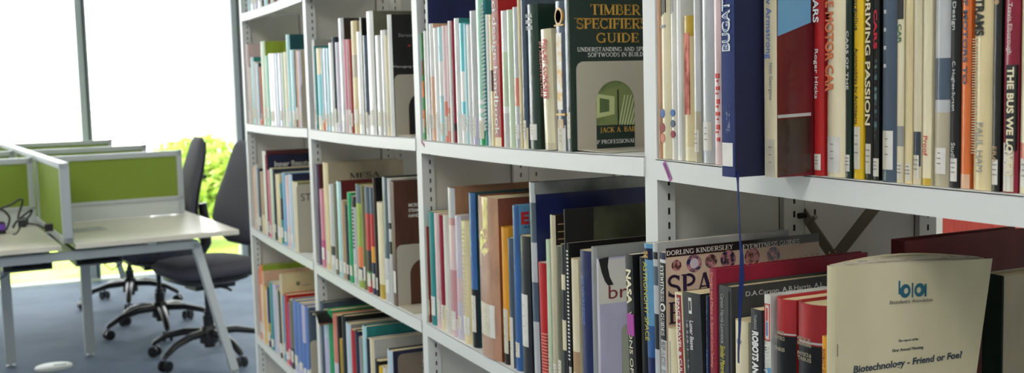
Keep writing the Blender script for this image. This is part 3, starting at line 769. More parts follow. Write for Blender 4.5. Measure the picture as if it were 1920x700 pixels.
def sdisc(i, py, frac, mat, fy=.5, asp=1.0):
    e, t, h, dep, bu = BOOKS[i]; z = szz(i, py); r = t*frac/2; mb = MB(); x = -bu-.0007
    mb.prism([(-t*fy+r*math.cos(k*PI/12), z+r*asp*math.sin(k*PI/12)) for k in range(24)], 'x', x, x+.001+bu*.5, mat); return mb.build('spine_roundel', e)
P = pmat
goldm = P('gold_lettering', C('gold'), .4); whitei = ink('white'); creami = ink('palecream'); navyi = ink('navy'); redi = P('red_lettering', srgb(196, 40, 36), .5)
blacki = ink('black'); orangei = ink('orange'); pinki = P('pink_lettering', srgb(220, 90, 120), .5)
# green timber hardback
ctext('timber', 'TIMBER', 1107, 1201, 28, 20, goldm, True); ctext('timber', 'SPECIFIERS', 1081, 1213, 54, 19, goldm, True); ctext('timber', 'GUIDE', 1118, 1197, 80, 18, goldm, True)
ctext('timber', 'UNDERSTANDING AND SPECIFYING', 1082, 1246, 97, 8, whitei, True); ctext('timber', 'SOFTWOODS IN BUILDING', 1102, 1222, 107, 8, whitei, True)
ctext('timber', 'JACK A. BAIRD', 1125, 1202, 249, 9.5, goldm, True); ctext('timber', 'BSP PROFESSIONAL BOOKS', 1109, 1222, 271, 7.5, whitei, True)
crect('timber', 1076, 1208, 34, 35, goldm, 'gold_rule')
crect('timber', 1112, 1200, 122, 236, P('green_tinted_photo', srgb(120, 134, 78), .4, coat=.3, vary=.8, vscale=(14, 14, 22), col2=srgb(74, 92, 52)), 'cover_photo')
cpoly('timber', [(1118, 176), (1152, 181), (1152, 214), (1118, 222)], P('pale_green_facade', srgb(186, 196, 140), .4), 'cover_photo', .0006)
cpoly('timber', [(1124, 184), (1142, 187), (1142, 209), (1124, 212)], P('green_window_shape', srgb(84, 102, 60), .4), 'cover_photo', .0008)
crect('timber', 1157, 1159.5, 168, 234, P('dark_green_bar', srgb(24, 40, 26), .4), 'cover_photo', .0008)
for k in range(6): cpoly('timber', [(1160+k*5, 234), (1162+k*5, 234), (1172+k*6, 178), (1170.5+k*6, 178)], P('pale_green_beam', srgb(200, 208, 168), .4), 'cover_photo', .0007)
# other upper row books of the second bay
stext('handbook', 'pci design handbook', -14, 254, whitei, .62); stext('precast', 'PRECAST CONCRETE', 75, 186, redi, .42, bold=.02, dy=-.14); stext('precast', 'IN ARCHITECTURE', 78, 182, P('pale_red_lettering', srgb(206, 110, 100), .5), .2, dy=.28)
for s_, y_ in (('RURAL', 33), ('BRICK', 44), ('CONCRETE', 56)): htext('cement', s_, y_, whitei, .006, .62)
sdisc('gold', 31, .62, goldm, .55, 1.1); sdisc('gold', 31, .46, P('cream_roundel', C('cream'), .4), .55, 1.1)
spanel('gold', 62, 206, P('white_panel_print', C('offwhite'), .4, vary=.5, vscale=(40, 40, 70), col2=C('gold')), .3, .72)
spanel('gold', 213, 217, goldm, .15, .9); spanel('gold', 224, 240, P('gilt_print', C('tan'), .4), .3, .75); spanel('gold', 46, 49, goldm, .15, .9)
for k in range(34):
    e, t, h, dep, bu = BOOKS['spiral']; z = h*(.1+.88*k/34); mb = MB(); mb.tube([(-bu-.001, -t*.02, z), (-bu-.004, -t*.5, z+.002), (-bu-.001, -t*.98, z+.005)], .0011, P('white_coil', C('white'), .3), 6); mb.build('binding_coil', e)
# nearest bay, upper row
for y_, c_ in ((213, 'blue'), (240, 'crimson'), (259, 'salmon')): sdisc('penguin1', y_, .42, P(c_+'_roundel', C(c_), .5), .35, 1.2)
for y_, c_ in ((212, 'blue'), (232, 'slate'), (252, 'crimson')): sdisc('penguin2', y_, .7, P(c_+'_roundel', C(c_), .5), .45, 1.0)
for k in range(3): spanel('penguin1', -6, 30-k*3, blacki, .3+.18*k, .38+.18*k, 'spine_bar')
spanel('penguin1', 47, 52, ink('grey'), .25, .7, 'spine_bar')
for k in range(2): spanel('penguin2', -6, 26-k*3, ink('grey'), .3+.25*k, .42+.25*k, 'spine_bar')
spanel('worn', 62, 215, P('rubbed_red_print', C('salmon'), .6, vary=1, vscale=(60, 60, 30), col2=C('brick')), .3, .75, 'worn_red_print')
for k in range(11): spanel('redtitle', 138+k*12, 138+k*12+(9, 4, 7, 3)[k % 4], redi, (.4, .5, .45)[k % 3], (.8, .7)[k % 2], 'red_spine_mark')
stext('bugatti', 'BUGATTI', -21, 96, whitei, .56, up=True, bold=.03, dy=.05); stext('bugatti', 'BUGATTI', -18, 94, P('light_blue_lettering', C('blue'), .5), .40, up=True, bold=-.01, dy=.05).location.x -= .0004
for k, (a_, b_) in enumerate(((196, 250), (204, 252), (198, 246))): spanel('bugatti', a_, b_, P('pale_blue_small_print', srgb(150, 166, 196), .5, vary=1, vscale=(50, 50, 260), col2=C('bugatti')), .42+.1*k, .46+.1*k, 'small_print')
spanel('bugatti', 268, 312, stick, .08, .86, 'call_number_label')
stext('vw', 'w Armstrong', -8, 110, P('blue_script', C('cornflower'), .5), .42, dy=.05); stext('vw', 'Nick Georgano', 118, 188, ink('grey'), .26, dy=-.1)
cpoly('vw', [(1458, -30), (1520, -60), (1520, 42), (1458, 68)], P('sky_photo', C('sky'), .35, coat=1), 'cover_photo')
cpoly('vw', [(1458, 216), (1520, 211), (1520, 217), (1458, 222)], P('chrome_strip_photo', C('silver'), .3, coat=1), 'cover_photo', .0006)
cpoly('vw', [(1458, 226), (1520, 219), (1520, 322), (1458, 330)], P('dark_brown_photo', srgb(62, 26, 24), .35, coat=1, bump=.4, bscale=60, vary=.5, vscale=(20, 20, 10), col2=C('darkbrown')), 'cover_photo', .0005)
stext('cars', 'CARS', -18, 42, whitei, .56, bold=.02, dy=.05); stext('cars', 'Roger Hicks', 92, 185, whitei, .34)
stext('motorcar', 'THE MOTOR CAR', -34, 172, P('faded_orange_lettering', srgb(222, 128, 84), .5), .42, bold=.02, dy=.12); stext('thinwhite', 'CARS OF THE', 58, 168, whitei, .4)
stext('yellow', 'Margolius', -14, 57, ink('charcoal'), .36); stext('yellow', 'Automobiles by Architects', 90, 233, ink('charcoal'), .36)
stext('driving', 'DRIVING PASSION', -18, 235, creami, .62, bold=.02); stext('redcars', 'CARS', 18, 92, P('bright_red_lettering', srgb(206, 40, 60), .5), .6, bold=.02); spanel('redcars', 112, 260, P('teal_small_print', srgb(96, 130, 128), .5, vary=1, vscale=(60, 60, 240), col2=C('black')), .3, .7, 'small_print')
for k in range(4):
    spanel('whiteletters', 18+k*34, 25+k*34, P('pale_grey_mark', C('palegrey'), .5), .3, .42, 'spine_mark')
stext('carbook', 'CAR', 45, 81, P('green_lettering', srgb(70, 110, 80), .5), .5, bold=.02); spanel('carbook', -10, 36, ink('charcoal'), .1, .9)
stext('proof', 'Proof', 255, 292, redi, .5); stext('design', 'Art Design', -32, 56, ink('palegrey'), .34); stext('design', 'C. Hughes-Surcon', 115, 208, ink('palegrey'), .3); stext('design', 'Studio', 268, 304, ink('palegrey'), .4)
stext('orange', 'OF MOTORS TO', -20, 158, ink('slate'), .45, bold=.02); stext('trams', 'TRAMS', -4, 67, blacki, .44, bold=.04, dy=.08); stext('trams', 'PAUL HAM', 230, 322, ink('grey'), .34)
for k in range(44): spanel('trams', 72+k*5, 73.5+k*5, P('rib_shadow_print', srgb(206, 196, 166), .5), .05, .3, 'binding_rib')
stext('blackt', 'ERA', 275, 305, ink('tan'), .5)
spanel('bus', 122, 282, blacki, .32, .96, 'black_title_band'); stext('bus', 'THE BUS WE LOVED', 126, 330, creami, .42, bold=.03, dy=-.14); stext('bus', 'Travis Elborough', 5, 102, ink('palepink'), .28, dy=-.05)
sdisc('blackt', 4, .5, ink('tan'))
# nearest bay, front row
stext('nasa', 'NASA', 506, 571, creami, .6, bold=.03); stext('nasa', 'VISIONS OF', 584, 700, creami, .42)
spanel('nasa', 589, 629, P('magenta_tape', srgb(160, 50, 146), .4), .1, 1.0, 'purple_tape').location.x -= .001
stext('infov', 'THE', 471, 484, goldm, .5, bold=.02); stext('infov', 'ASTRONOMY SPACE', 492, 640, P('yellow_lettering', srgb(196, 186, 60), .5), .5, dy=.1)
stext('space', 'EYEWITNESS', 498, 566, whitei, .52, serif=True); sdisc('space', 577, .8, whitei); sdisc('space', 577, .5, blacki, .5).location.x -= .0004; stext('space', 'GUIDES', 588, 630, whitei, .52, serif=True)
stext('space', 'SPACE EXPLORATION', 640, 800, ink('grey'), .6, serif=True)
def cband(i, x0, y0, y1, mat, lift=.0003, name='cover_band'):
    e, t, h, dep, bu = BOOKS[i]; a = nl(i, x0, y0)[1]; b = nl(i, x0, y1)[1]; mb = MB(); mb.box(.0005, dep-.0003, -t, -t-lift, b, a, mat); return mb.build(name, e)
cband('space', 1242, 467, 484, P('black_cover_band', C('black'), .3, coat=1, bump=.3, bscale=40))
ctext('space', 'DORLING KINDERSLEY', 1249, 1374, 480, 9, whitei, True); ctext('space', 'EYEWITNESS GUIDES', 1392, 1498, 468, 9, whitei, True)
ctext('space', 'SPACE', 1252, 1392, 558, 40, P('plum_lettering', srgb(46, 30, 62), .5), True); ctext('space', 'EXPLORATION', 1254, 1500, 608, 40, P('plum_lettering', srgb(46, 30, 62), .5), True)
for x_, y_, r_, c_ in ((1268, 498, 9, 'brown'), (1301, 494, 14, 'royal'), (1333, 490, 11, 'darkbrown'), (1365, 486, 14, 'navy'), (1410, 482, 14, 'brown'), (1450, 478, 12, 'slate')):
    cdisc('space', x_, y_, r_, P(c_+'_picture', C(c_), .4, coat=.8, vary=.8, vscale=(150, 150, 150), col2=C('dusty')))
cdisc('space', 1301, 494, 8, P('grey_badge', C('lilac'), .5), lift=.0009)
spanel('travel', 553, 760, P('red_title_strip', srgb(150, 30, 40), .45), .32, .88, 'red_title_strip'); stext('travel', 'SPACE TRAVEL & CULTURE', 558, 735, whitei, .34, bold=.01, dy=-.1).location.x -= .0004
stext('lunar', 'Lunar Bases', 603, 658, ink('palegrey'), .2, dy=.0, bold=.02); spanel('lunar', 560, 590, whitei, .36, .52, 'white_emblem'); spanel('lunar', 566, 584, ink('charcoal'), .4, .48, 'white_emblem').location.x -= .0006
spanel('lunar', 604, 700, P('grey_small_print', C('grey'), .5, vary=1, vscale=(60, 60, 260), col2=C('charcoal')), .18, .26, 'small_print')
stext('navyt', 'ADVANCED', 655, 720, P('slate_lettering', C('cornflower'), .5), .4); spanel('navyt', 580, 640, P('slate_small_print', C('slate'), .5, vary=1, vscale=(60, 60, 260), col2=C('navy')), .3, .5, 'small_print')
stext('craft', 'Design and Make it', 512, 600, P('pink_small_lettering', C('salmon'), .5), .36); stext('craft', 'Systems and Control Technology', 606, 690, P('pink_small_lettering', C('salmon'), .5), .36)
for k in range(16): crect('craft', 1400+k*11, 1402.5+k*11, 494-k*1.55, 497-k*1.55, P('gilt_small_print', C('tan'), .5), 'gilt_dot')
ctext('carson', 'D.A.Carson, A.B.Harris, A.L.', 1398, 1545, 556, 9, ink('palegrey')); stext('carson', 'Carson Harris Lawrence', 552, 645, ink('grey'), .26, dy=.1); stext('carson', 'Similar Material', 650, 705, P('yellow_lettering', srgb(196, 186, 60), .5), .34, dy=.1)
spanel('carson', 545, 760, P('dark_hinge_line', C('black'), .5), .8, .86, 'hinge_line')
stext('robots', 'ROBOTS AND', 622, 712, whitei, .52, bold=.04); stext('robots', 'THRING', 590, 618, ink('grey'), .26)
spanel('shortcream', 640, 700, ink('grey'), .45, .55, 'small_print'); sdisc('shortc2', 640, .3, ink('grey'), .55)
for (a_, b_, f_, g_) in ((570, 572, .1, .9), (637, 639, .1, .9), (570, 639, .1, .16), (570, 639, .84, .9)): spanel('making', a_, b_, redi, f_, g_, 'red_frame')
stext('making', 'Making', 648, 700, whitei, .6, bold=.02); spanel('making', 578, 602, redi, .4, .6, 'small_print'); spanel('making', 604, 630, P('slate_lettering', C('cornflower'), .5), .4, .6, 'small_print')
for i, ls in (('dict1', (('LASER', 627), ('PHYSICS', 637), ('TABLES', 658))), ('dict2', (('MEDICAL', 640), ('ENGINEERING', 649), ('PHYSICS &', 668), ('TABLES', 677)))):
    for s_, y_ in ls: htext(i, s_, y_, P('dull_gilt_lettering', srgb(150, 140, 120), .5), .0038, .5, bold=.01)
    e, t, h, dep, bu = BOOKS[i]
    for f_ in (.27, .285, .655, .675): 
        pass
stext('amberb', 'ROBOT AND', 655, 715, ink('rust'), .4)
stext('royalb', 'AND THE WORLD ECONOMY', 520, 610, P('slate_lettering', C('cornflower'), .5), .22)
# torn magazine
crect('brmag', 1121, 1185, 489, 572, P('off_white_cover', C('offwhite'), .4, coat=.6, bump=.3, bscale=30, vary=.5, vscale=(9, 9, 9), col2=C('lilac')))
cpoly('brmag', [(1122, 486), (1141, 482), (1139, 500), (1143, 520), (1150, 534), (1140, 536), (1134, 528), (1128, 512)], P('torn_black_under_page', C('black'), .5), 'torn_patch', .0008)
ctext('brmag', 'br', 1141, 1176, 561, 25, P('dark_red_lettering', srgb(120, 40, 36), .5))
# tall navy cover with grey band, brown hardback, others
crect('tallnavy', 1004, 1260, 343, 366, P('grey_cover_band', C('grey'), .35, coat=.8, vary=.4, vscale=(9, 9, 9), col2=C('darkgrey')), 'cover_band')
cpoly('blackolive', [(1113, 388), (1215, 380), (1215, 560), (1113, 560)], P('olive_cover_panel', srgb(74, 78, 56), .5, vary=.5, vscale=(20, 20, 20), col2=srgb(52, 56, 40)), 'cover_panel')
for k in range(5): crect('brownlines', 1046, 1075, 420+k*14, 422+k*14, P('tan_cover_line', C('tan'), .5), 'cover_line')
ctext('redE', 'E', 977, 992, 420, 21, redi, bold=.05); ctext('redE', 'AND', 981, 1010, 429, 5, navyi)
for s_, y_ in (('MICRO', 388), ('STEAM', 398), ('HAND', 408)): ctext('brownb', s_, 766, 786, y_, 6, whitei, bold=.02)
ctext('mesa', 'MESA', 655, 712, 335, 10, ink('charcoal'), True); ctext('beauty2', 'Inner Beauty', 515, 582, 313, 10, ink('palegrey'), bold=.03)
ctext('strategy', 'Strategy', 747, 786, 69, 6, ink('grey')); ctext('strategy', 'Managing Ideas', 738, 792, 127, 4, ink('palegrey')); crect('strategy', 765, 769, 84, 87, redi, 'small_red_mark')
cdisc('crest', 559, 532, 4, ink('olivegrey')); crect('crest', 567, 583, 534, 536, ink('grey'), 'small_print'); crect('crest', 545, 552, 549, 551, ink('salmon'), 'small_print')
for k in range(20): spanel('ribbed', 430+k*8, 433+k*8, P('rib_line', C('beige'), .5), .25, .6, 'binding_rib')
for k in range(12): spanel('bwlist', 385+k*7, 389+k*7, ink('charcoal'), .3, .7, 'spine_mark')
for k in range(30): spanel('blackspiral', 470+k*7, 473+k*7, whitei, .1, .7, 'spine_mark')
for k in range(14): spanel('redcheck', 625+k*6, 627+k*6, P('light_red_line', C('salmon'), .5), .4, .95, 'spine_line')

# ribbon marker hanging from the blue slipcase
rib = pmat('navy_satin_ribbon', srgb(22, 40, 92), .75, spec=.2, bump=.2, bscale=300)
pts = [(1383, 322), (1384, 345), (1386, 400), (1388, 450), (1391, 480), (1391, 520), (1388, 570), (1387, 620), (1385, 660), (1385, 681)]
XR = .695; mb = MB(); P3 = [onX(x, y, XR-.0009*k) for k, (x, y) in enumerate(pts)]; wd = [.0052, .0045, .0032, .0032, .0048, .0055, .0042, .0036, .0042, .0046]
vs = []
for p, q_, k in zip(P3, wd, range(10)):
    a = .35*math.sin(k*.9); d = Vector((math.sin(a), math.cos(a), 0))*q_*.55
    vs += [p-d, p+d]
mb.raw(vs, [(2*k, 2*k+1, 2*k+3, 2*k+2) for k in range(9)], rib)
rb = empty('ribbon_bookmark', P3[0]); o = mb.build('ribbon', rb, loc=-P3[0]); so = o.modifiers.new('t', 'SOLIDIFY'); so.thickness = .0005
tag(rb, 'long navy ribbon bookmark hanging below the blue slipcase over the front row', 'ribbon')

# ------------------------------------------------------------------ bookends
def bookend(px, yb, yt, label, rb=None, hole=None, zshelf=None, letters=None, mat=None, Xa=None, width=.125, depth_off=.012):
    Xa = Xa or D+depth_off; Y = LAST[rb][1]-.0006; Pb = onY(px, yb, Y); Xa = Pb.x
    zb = max(shz(*rb, Y), shz(*rb, Y-.1)); H = onY(px+2, yt, Y).z-zb; W = width; m = mat or endm
    r = .012; out = [(0, 0)]+[(0, H-r)]+[(r-r*math.cos(a), H-r+r*math.sin(a)) for a in [PI/2*k/6 for k in range(1, 7)]]+[(W-r+r*math.sin(a), H-r+r*math.cos(a)) for a in [PI/2*k/6 for k in range(0, 7)]]+[(W, 0)]
    e = empty('bookend', (Xa, Y, zb+.0012)); mb = MB()
    if hole:
        hx0, hx1, hz1 = hole; cx = (hx0+hx1)/2; R = (hx1-hx0)/2; hz0 = .0
        N = 16; arcp = [(cx-R*math.cos(PI*k/N), hz1-R+R*math.sin(PI*k/N)*1.0) for k in range(N+1)]
        hp = [(hx0, 0)]+arcp+[(hx1, 0)]
        # ring faces between outline and hole, matched by parameter
        def along(poly, n):
            L = [0]
            for a, b in zip(poly, poly[1:]): L.append(L[-1]+math.dist(a, b))
            res = []
            for k in range(n+1):
                s = L[-1]*k/n; j = max(0, min(len(poly)-2, next((q for q in range(len(L)-1) if L[q+1] >= s-1e-9), len(poly)-2)))
                f = (s-L[j])/max(1e-9, L[j+1]-L[j]); res.append((poly[j][0]+(poly[j+1][0]-poly[j][0])*f, poly[j][1]+(poly[j+1][1]-poly[j][1])*f))
            return res
        A, B = along(out, 60), along(hp, 60)
        for y in (0, -.0012): 
            for k in range(60): mb.face([(A[k][0], y, A[k][1]), (A[k+1][0], y, A[k+1][1]), (B[k+1][0], y, B[k+1][1]), (B[k][0], y, B[k][1])], m)
        for Q in (A, B):
            for k in range(60): mb.face([(Q[k][0], 0, Q[k][1]), (Q[k+1][0], 0, Q[k+1][1]), (Q[k+1][0], -.0012, Q[k+1][1]), (Q[k][0], -.0012, Q[k][1])], m)
        tongue = (hx0+.001, hx1-.001)
    else:
        mb.prism(out, 'y', 0, -.0012, m); tongue = (W*.2, W*.8)
    mb.build('upright_plate', e)
    mb = MB(); mb.box(*( (0, W) if hole else tongue), -.0012, max(-.1 if hole else -.02, ends(rb[1])[0]+.003-Y), -.0006, .0004, m); mb.build('base_plate', e)
    if letters:
        for s_, x_, z_, c_ in letters: text(e, s_, (x_, -.0014, H-z_), INX, UP, c_, ink('charcoal') if mat is None else ink('beige'), serif=False, name='stencil_lettering')
    tag(e, label, 'bookend', 'sheet metal bookends on the shelves'); return e
zsh = lambda r, b, y: shz(r, b, y)
Yp = LAST['A', 2][1]-.0006
hx = lambda px, py: onY(px, py, Yp).x-onY(1083, 285, Yp).x
bookend(1083, 285, 117, 'beige metal bookend with arched cutout against the green hardback', ('A', 2), hole=(hx(1118, 250), hx(1190, 243), onY(1150, 155, Yp).z-onY(1083, 285, Yp).z), width=.137)
Y3p = LAST['A', 3][1]-.0006; h3 = lambda px: onY(px, 200, Y3p).x-onY(743, 200, Y3p).x
bookend(743, 254.5, 141, 'beige metal bookend against the leaning black covered book, upper row', ('A', 3), hole=(h3(768), h3(768)+.07, onY(775, 174, Y3p).z-onY(743, 254.5, Y3p).z), width=.137)
bookend(567, 237.5, 156, 'plain beige bookend at the right end of the farthest bay, upper row', ('A', 4), width=.12)
bookend(561, 474, 347, 'beige bookend with dark stencil letters, farthest bay, middle row', ('B', 4), letters=[('ST', .012, .05, .022)], width=.12)
Yb = LAST['B', 3][1]-.0006; hb_ = lambda px: onY(px, 520, Yb).x-onY(747, 520, Yb).x
bookend(747, 574, 461, 'beige arched bookend against the brown hardback, middle row', ('B', 3), hole=(hb_(771), hb_(771)+.07, onY(780, 486, Yb).z-onY(747, 574, Yb).z), width=.137)
bookend(583.5, 690, 640, 'pale bookend beside the blue volumes, lowest visible row', ('C', 4), zshelf=SH['C', 4][0], width=.12)
bookend(746, 690, 666, 'grey brown bookend with embossed letters, lowest visible row of third bay', ('C', 3), zshelf=SH['C', 3][0], mat=pmat('grey_brown_bookend', srgb(126, 112, 98), .5), letters=[('SPA', .06, .035, .016), ('STA', .06, .06, .016)], width=.15)
bookend(1167, 690, 609, 'pale green grey bookend in front of the torn magazine', ('B', 2), zshelf=HC-.487, mat=pmat('pale_green_grey_bookend', srgb(164, 168, 150), .45), width=.12, Xa=D+.03)

# curled pamphlet poking out over the third bay's far post
A = onX(601, 592, D-.012); mb = MB(); prof = []
for k in range(9):
    a = -.6+k*.24; prof.append((-.012-.03*math.sin(a*1.2), .016*math.cos(a*1.6)))
n = len(prof); L = .12
e = empty('curled_leaflet', (D+.02, A.y+.012, A.z-.004)); tag(e, 'curled black and tan leaflet poking out past the post, lowest visible row', 'leaflet')
mb.raw([(-.055, y*1.6+x*.2, z+.004) for x, z, y in [(p[0], p[1], p[0]) for p in prof]]+[(.0, y*1.6, z) for x, z, y in [(p[0], p[1], p[0]) for p in prof]], [(k, k+1, n+k+1, n+k) for k in range(n-1)], cover_mat('black'))
o = mb.build('outer_sheet', e); so = o.modifiers.new('t', 'SOLIDIFY'); so.thickness = .002
mb = MB(); mb.raw([(-.05, y*1.4+x*.2, z-.004) for x, z, y in [(p[0], p[1], p[0]) for p in prof]]+[(.0, y*1.4, z-.004) for x, z, y in [(p[0], p[1], p[0]) for p in prof]], [(k, k+1, n+k+1, n+k) for k in range(n-1)], cover_mat('tan'))
o = mb.build('inner_sheet', e); so = o.modifiers.new('t', 'SOLIDIFY'); so.thickness = .003

# ------------------------------------------------------------------ front booklet
zB = HC-.487; Yk = onX(1567, 600, .700).y
TL, TR = onY(1567, 500, Yk), onY(1861, 485, Yk); BL, BR = onY(1566, 700, Yk), onY(1831, 700, Yk)
def ext(a, b): return a+(b-a)*((zB-a.z)/(b.z-a.z))
BL, BR = ext(TL, BL), ext(TR, BR)
cv = pmat('cream_card_cover', srgb(206, 199, 168), .7, bump=.15, bscale=50, vary=.5, vscale=(8, 8, 4), col2=srgb(192, 184, 152))
e = empty('stapled_booklet', (BL.x, Yk, zB)); tag(e, 'cream report booklet standing face out with blue green emblem', 'booklet')
O = Vector((BL.x, Yk, zB)); mb = MB(); NX, NZ = 10, 8; th = .0105
def bp(u, v, y=0):
    p = TL.lerp(TR, u).lerp(BL.lerp(BR, u), 1-v)-O; return Vector((p.x, y, p.z))
q = [bp(0, 0), bp(1, 0), bp(1, 1), bp(0, 1)]
mb.raw([(p.x, 0, p.z) for p in q]+[(p.x, .0006, p.z) for p in q], [(0,1,2,3), (7,6,5,4), (0,1,5,4), (1,2,6,5), (2,3,7,6), (3,0,4,7)], cv)
mb.build('front_cover', e)
mb = MB()
for k in range(6):
    a0, a1 = PI*k/6, PI*(k+1)/6
    f = lambda a: (-.0035*math.sin(a), th/2-th/2*math.cos(a))
    (x0, y0), (x1, y1) = f(a0), f(a1); T0 = bp(0, 1); B0 = bp(0, 0)
    mb.face([(B0.x+x0, y0, 0), (B0.x+x1, y1, 0), (T0.x+x1, y1, T0.z), (T0.x+x0, y0, T0.z)], cv)
mb.build('folded_spine', e, smooth=.8)
mb = MB()
for k in range(7):                                                  # fanned leaves, bulging behind the cover
    N = 8; am = k/6; top_, bot_, top2, bot2 = [], [], [], []
    for j in range(N+1):
        u = .003+(.965+.015*math.sin(k*2.1)-.003)*j/N; bul = math.sin(PI*u)*am; y0 = .0010+k*.0013+.010*bul
        T0 = bp(u, 1); B0 = bp(u, 0); zt = T0.z+.0065*bul-.0006*(1-am)
        top_.append((T0.x, y0, zt)); bot_.append((B0.x, y0, 0)); top2.append((T0.x, y0+.0009, zt)); bot2.append((B0.x, y0+.0009, 0))
    n = N+1; fs = []
    for j in range(N): fs += [(j, j+1, n+j+1, n+j), (2*n+j, 3*n+j, 3*n+j+1, 2*n+j+1), (j, 2*n+j, 2*n+j+1, j+1)]
    mb.raw(top_+bot_+top2+bot2, fs+[(N, n+N, 3*n+N, 2*n+N)], paperw if k < 6 else cv)
mb.build('inner_leaves', e)
def bt(s, a, b, cap, mat, bold=0, slant=0, name='cover_lettering'):
    A = onY(*a, Yk-.0004)-O; B = onY(*b, Yk-.0004)-O; adv = (B-A).normalized(); up = Vector((-adv.z*1+slant, 0, adv.x)).normalized()
    return text(e, s, A, adv, up, cap*.00052, mat, length=(B-A).length, bold=bold, name=name)
dk = pmat('dark_slate_ink', srgb(40, 58, 74), .6); tealk = pmat('deep_teal_emblem_ink', srgb(22, 92, 112), .6)
bt('Biotechnology - Friend or Foe?', (1600, 700), (1803, 671), 13, dk, bold=.02, slant=.12)
bt('First Annual Meeting', (1673, 661), (1731, 654), 6, dk, slant=.1); bt('The report of the', (1684, 642), (1722, 638), 4.5, dk, slant=.1)
bt('Bioindustry Association', (1668, 571), (1748, 565), 7, pmat('grey_ink', srgb(110, 112, 104), .6), slant=.1)
def ring(px, py, ro, ri, mat, off=0):
    c = onY(px, py, Yk)-O; s_ = .00054; mb = MB(); N = 28
    for k in range(N):
        a, b = 2*PI*k/N, 2*PI*(k+1)/N
        i_ = lambda a_: (c.x+(ri*math.cos(a_)+off)*s_, -.0005, c.z+ri*math.sin(a_)*s_); o_ = lambda a_: (c.x+ro*math.cos(a_)*s_, -.0005, c.z+ro*math.sin(a_)*s_)
        mb.face([i_(a), i_(b), o_(b), o_(a)], mat)
    o = mb.build('emblem', e); so = o.modifiers.new('t', 'SOLIDIFY'); so.thickness = .0004
ring(1697, 546, 12.5, 5.5, tealk, 2); ring(1724, 544, 12.5, 5.5, tealk, -2)
for (x0, x1, y0, y1) in ((1684.6, 1687, 527, 552), (1709.5, 1711.5, 531, 558), (1733.5, 1736.3, 533, 556)):
    a = onY(x0, y0, Yk)-O; b = onY(x1, y1, Yk)-O; mb = MB(); mb.box(a.x, b.x, -.0007, -.0002, b.z, a.z, tealk); mb.build('emblem', e)
for v_ in (.36, .74):
    p = bp(.012, v_); mb = MB(); mb.tube([(p.x, -.0006, p.z-.006), (p.x, -.0006, p.z+.006)], .0005, strap, 6); mb.build('staple', e)

# ------------------------------------------------------------------ books of the opposite side seen through the nearest bay
def rear_book(px, py, Xl, Yc, t, dep, col, cov, label, kind='gloss', pages=True):
    top = onY(px, py, Yc); h = top.z-zB-.0
    x1 = Xl if Xl else top.x
    e = empty('book', (x1, Yc+t, zB)); tag(e, label, 'book', 'books facing the other aisle')
    mb = MB(); c = cover_mat(cov, kind)
    for y0, y1 in ((0, -.0025), (-t+.0025, -t)): mb.box(0, dep, y0, y1, 0, h, c)
    mb.box(-.001, .003, 0, -t, 0, h, cover_mat(col, kind)); mb.build('cover', e, bevel=.004)
    mb = MB(); mb.box(.003, dep-.004, -.0025, -t+.0025, .003, h-.004, paper); mb.build('pages', e)
rear_book(1697, 452, None, 1.04, .024, .225, 'maroon', 'maroon', 'large maroon book behind the cream booklet, facing the other aisle')
rear_book(1881, 518, None, .93, .03, .18, 'forest', 'beige', 'beige book with dark green back strip, right of the cream booklet')
# red volumes on a low bookcase across the next aisle
XC = 1.9; pl = onX(1762, 404, XC); zc = pl.z-.235
bc = empty('low_bookcase', (XC, pl.y-.55, 0)); tag(bc, 'low white bookcase across the next aisle, under the coral red volumes', 'bookcase')
mb = MB(); mb.box(0, .3, -.75, -.725, 0, zc, steel); mb.box(0, .3, .6, .625, 0, zc, steel); mb.box(.285, .3, -.725, .6, 0, zc, steel_in); mb.build('carcass', bc)
for z in (.08, .45): mb = MB(); mb.box(.004, .285, -.725, .6, z, z+.02, steel); mb.build('shelf', bc)
mb = MB(); mb.box(0, .3, -.75, .625, zc-.022, zc-.0005, steel); mb.build('top_panel', bc)
y = pl.y
for k in range(11):
    t = .034; e = empty('book', (XC+.012, y, zc)); h = .235
    mb = MB(); c = cover_mat('coral')
    mb.box(-.002, .16, 0, -.0025, 0, h, c); mb.box(-.002, .16, -t+.0026, -t+.0002, 0, h, c); mb.box(-.004, .001, 0, -t+.0002, 0, h, c); mb.build('cover', e, bevel=.0012)
    mb = MB(); mb.box(.001, .156, -.0025, -t+.0026, .003, h-.003, paper); mb.build('pages', e)
    tag(e, None, 'book', 'coral red volumes on the low bookcase'); e['label'] = 'coral red volume in the matching set across the next aisle' if k else 'leftmost coral red volume of the matching set across the next aisle'
    y -= t+.001

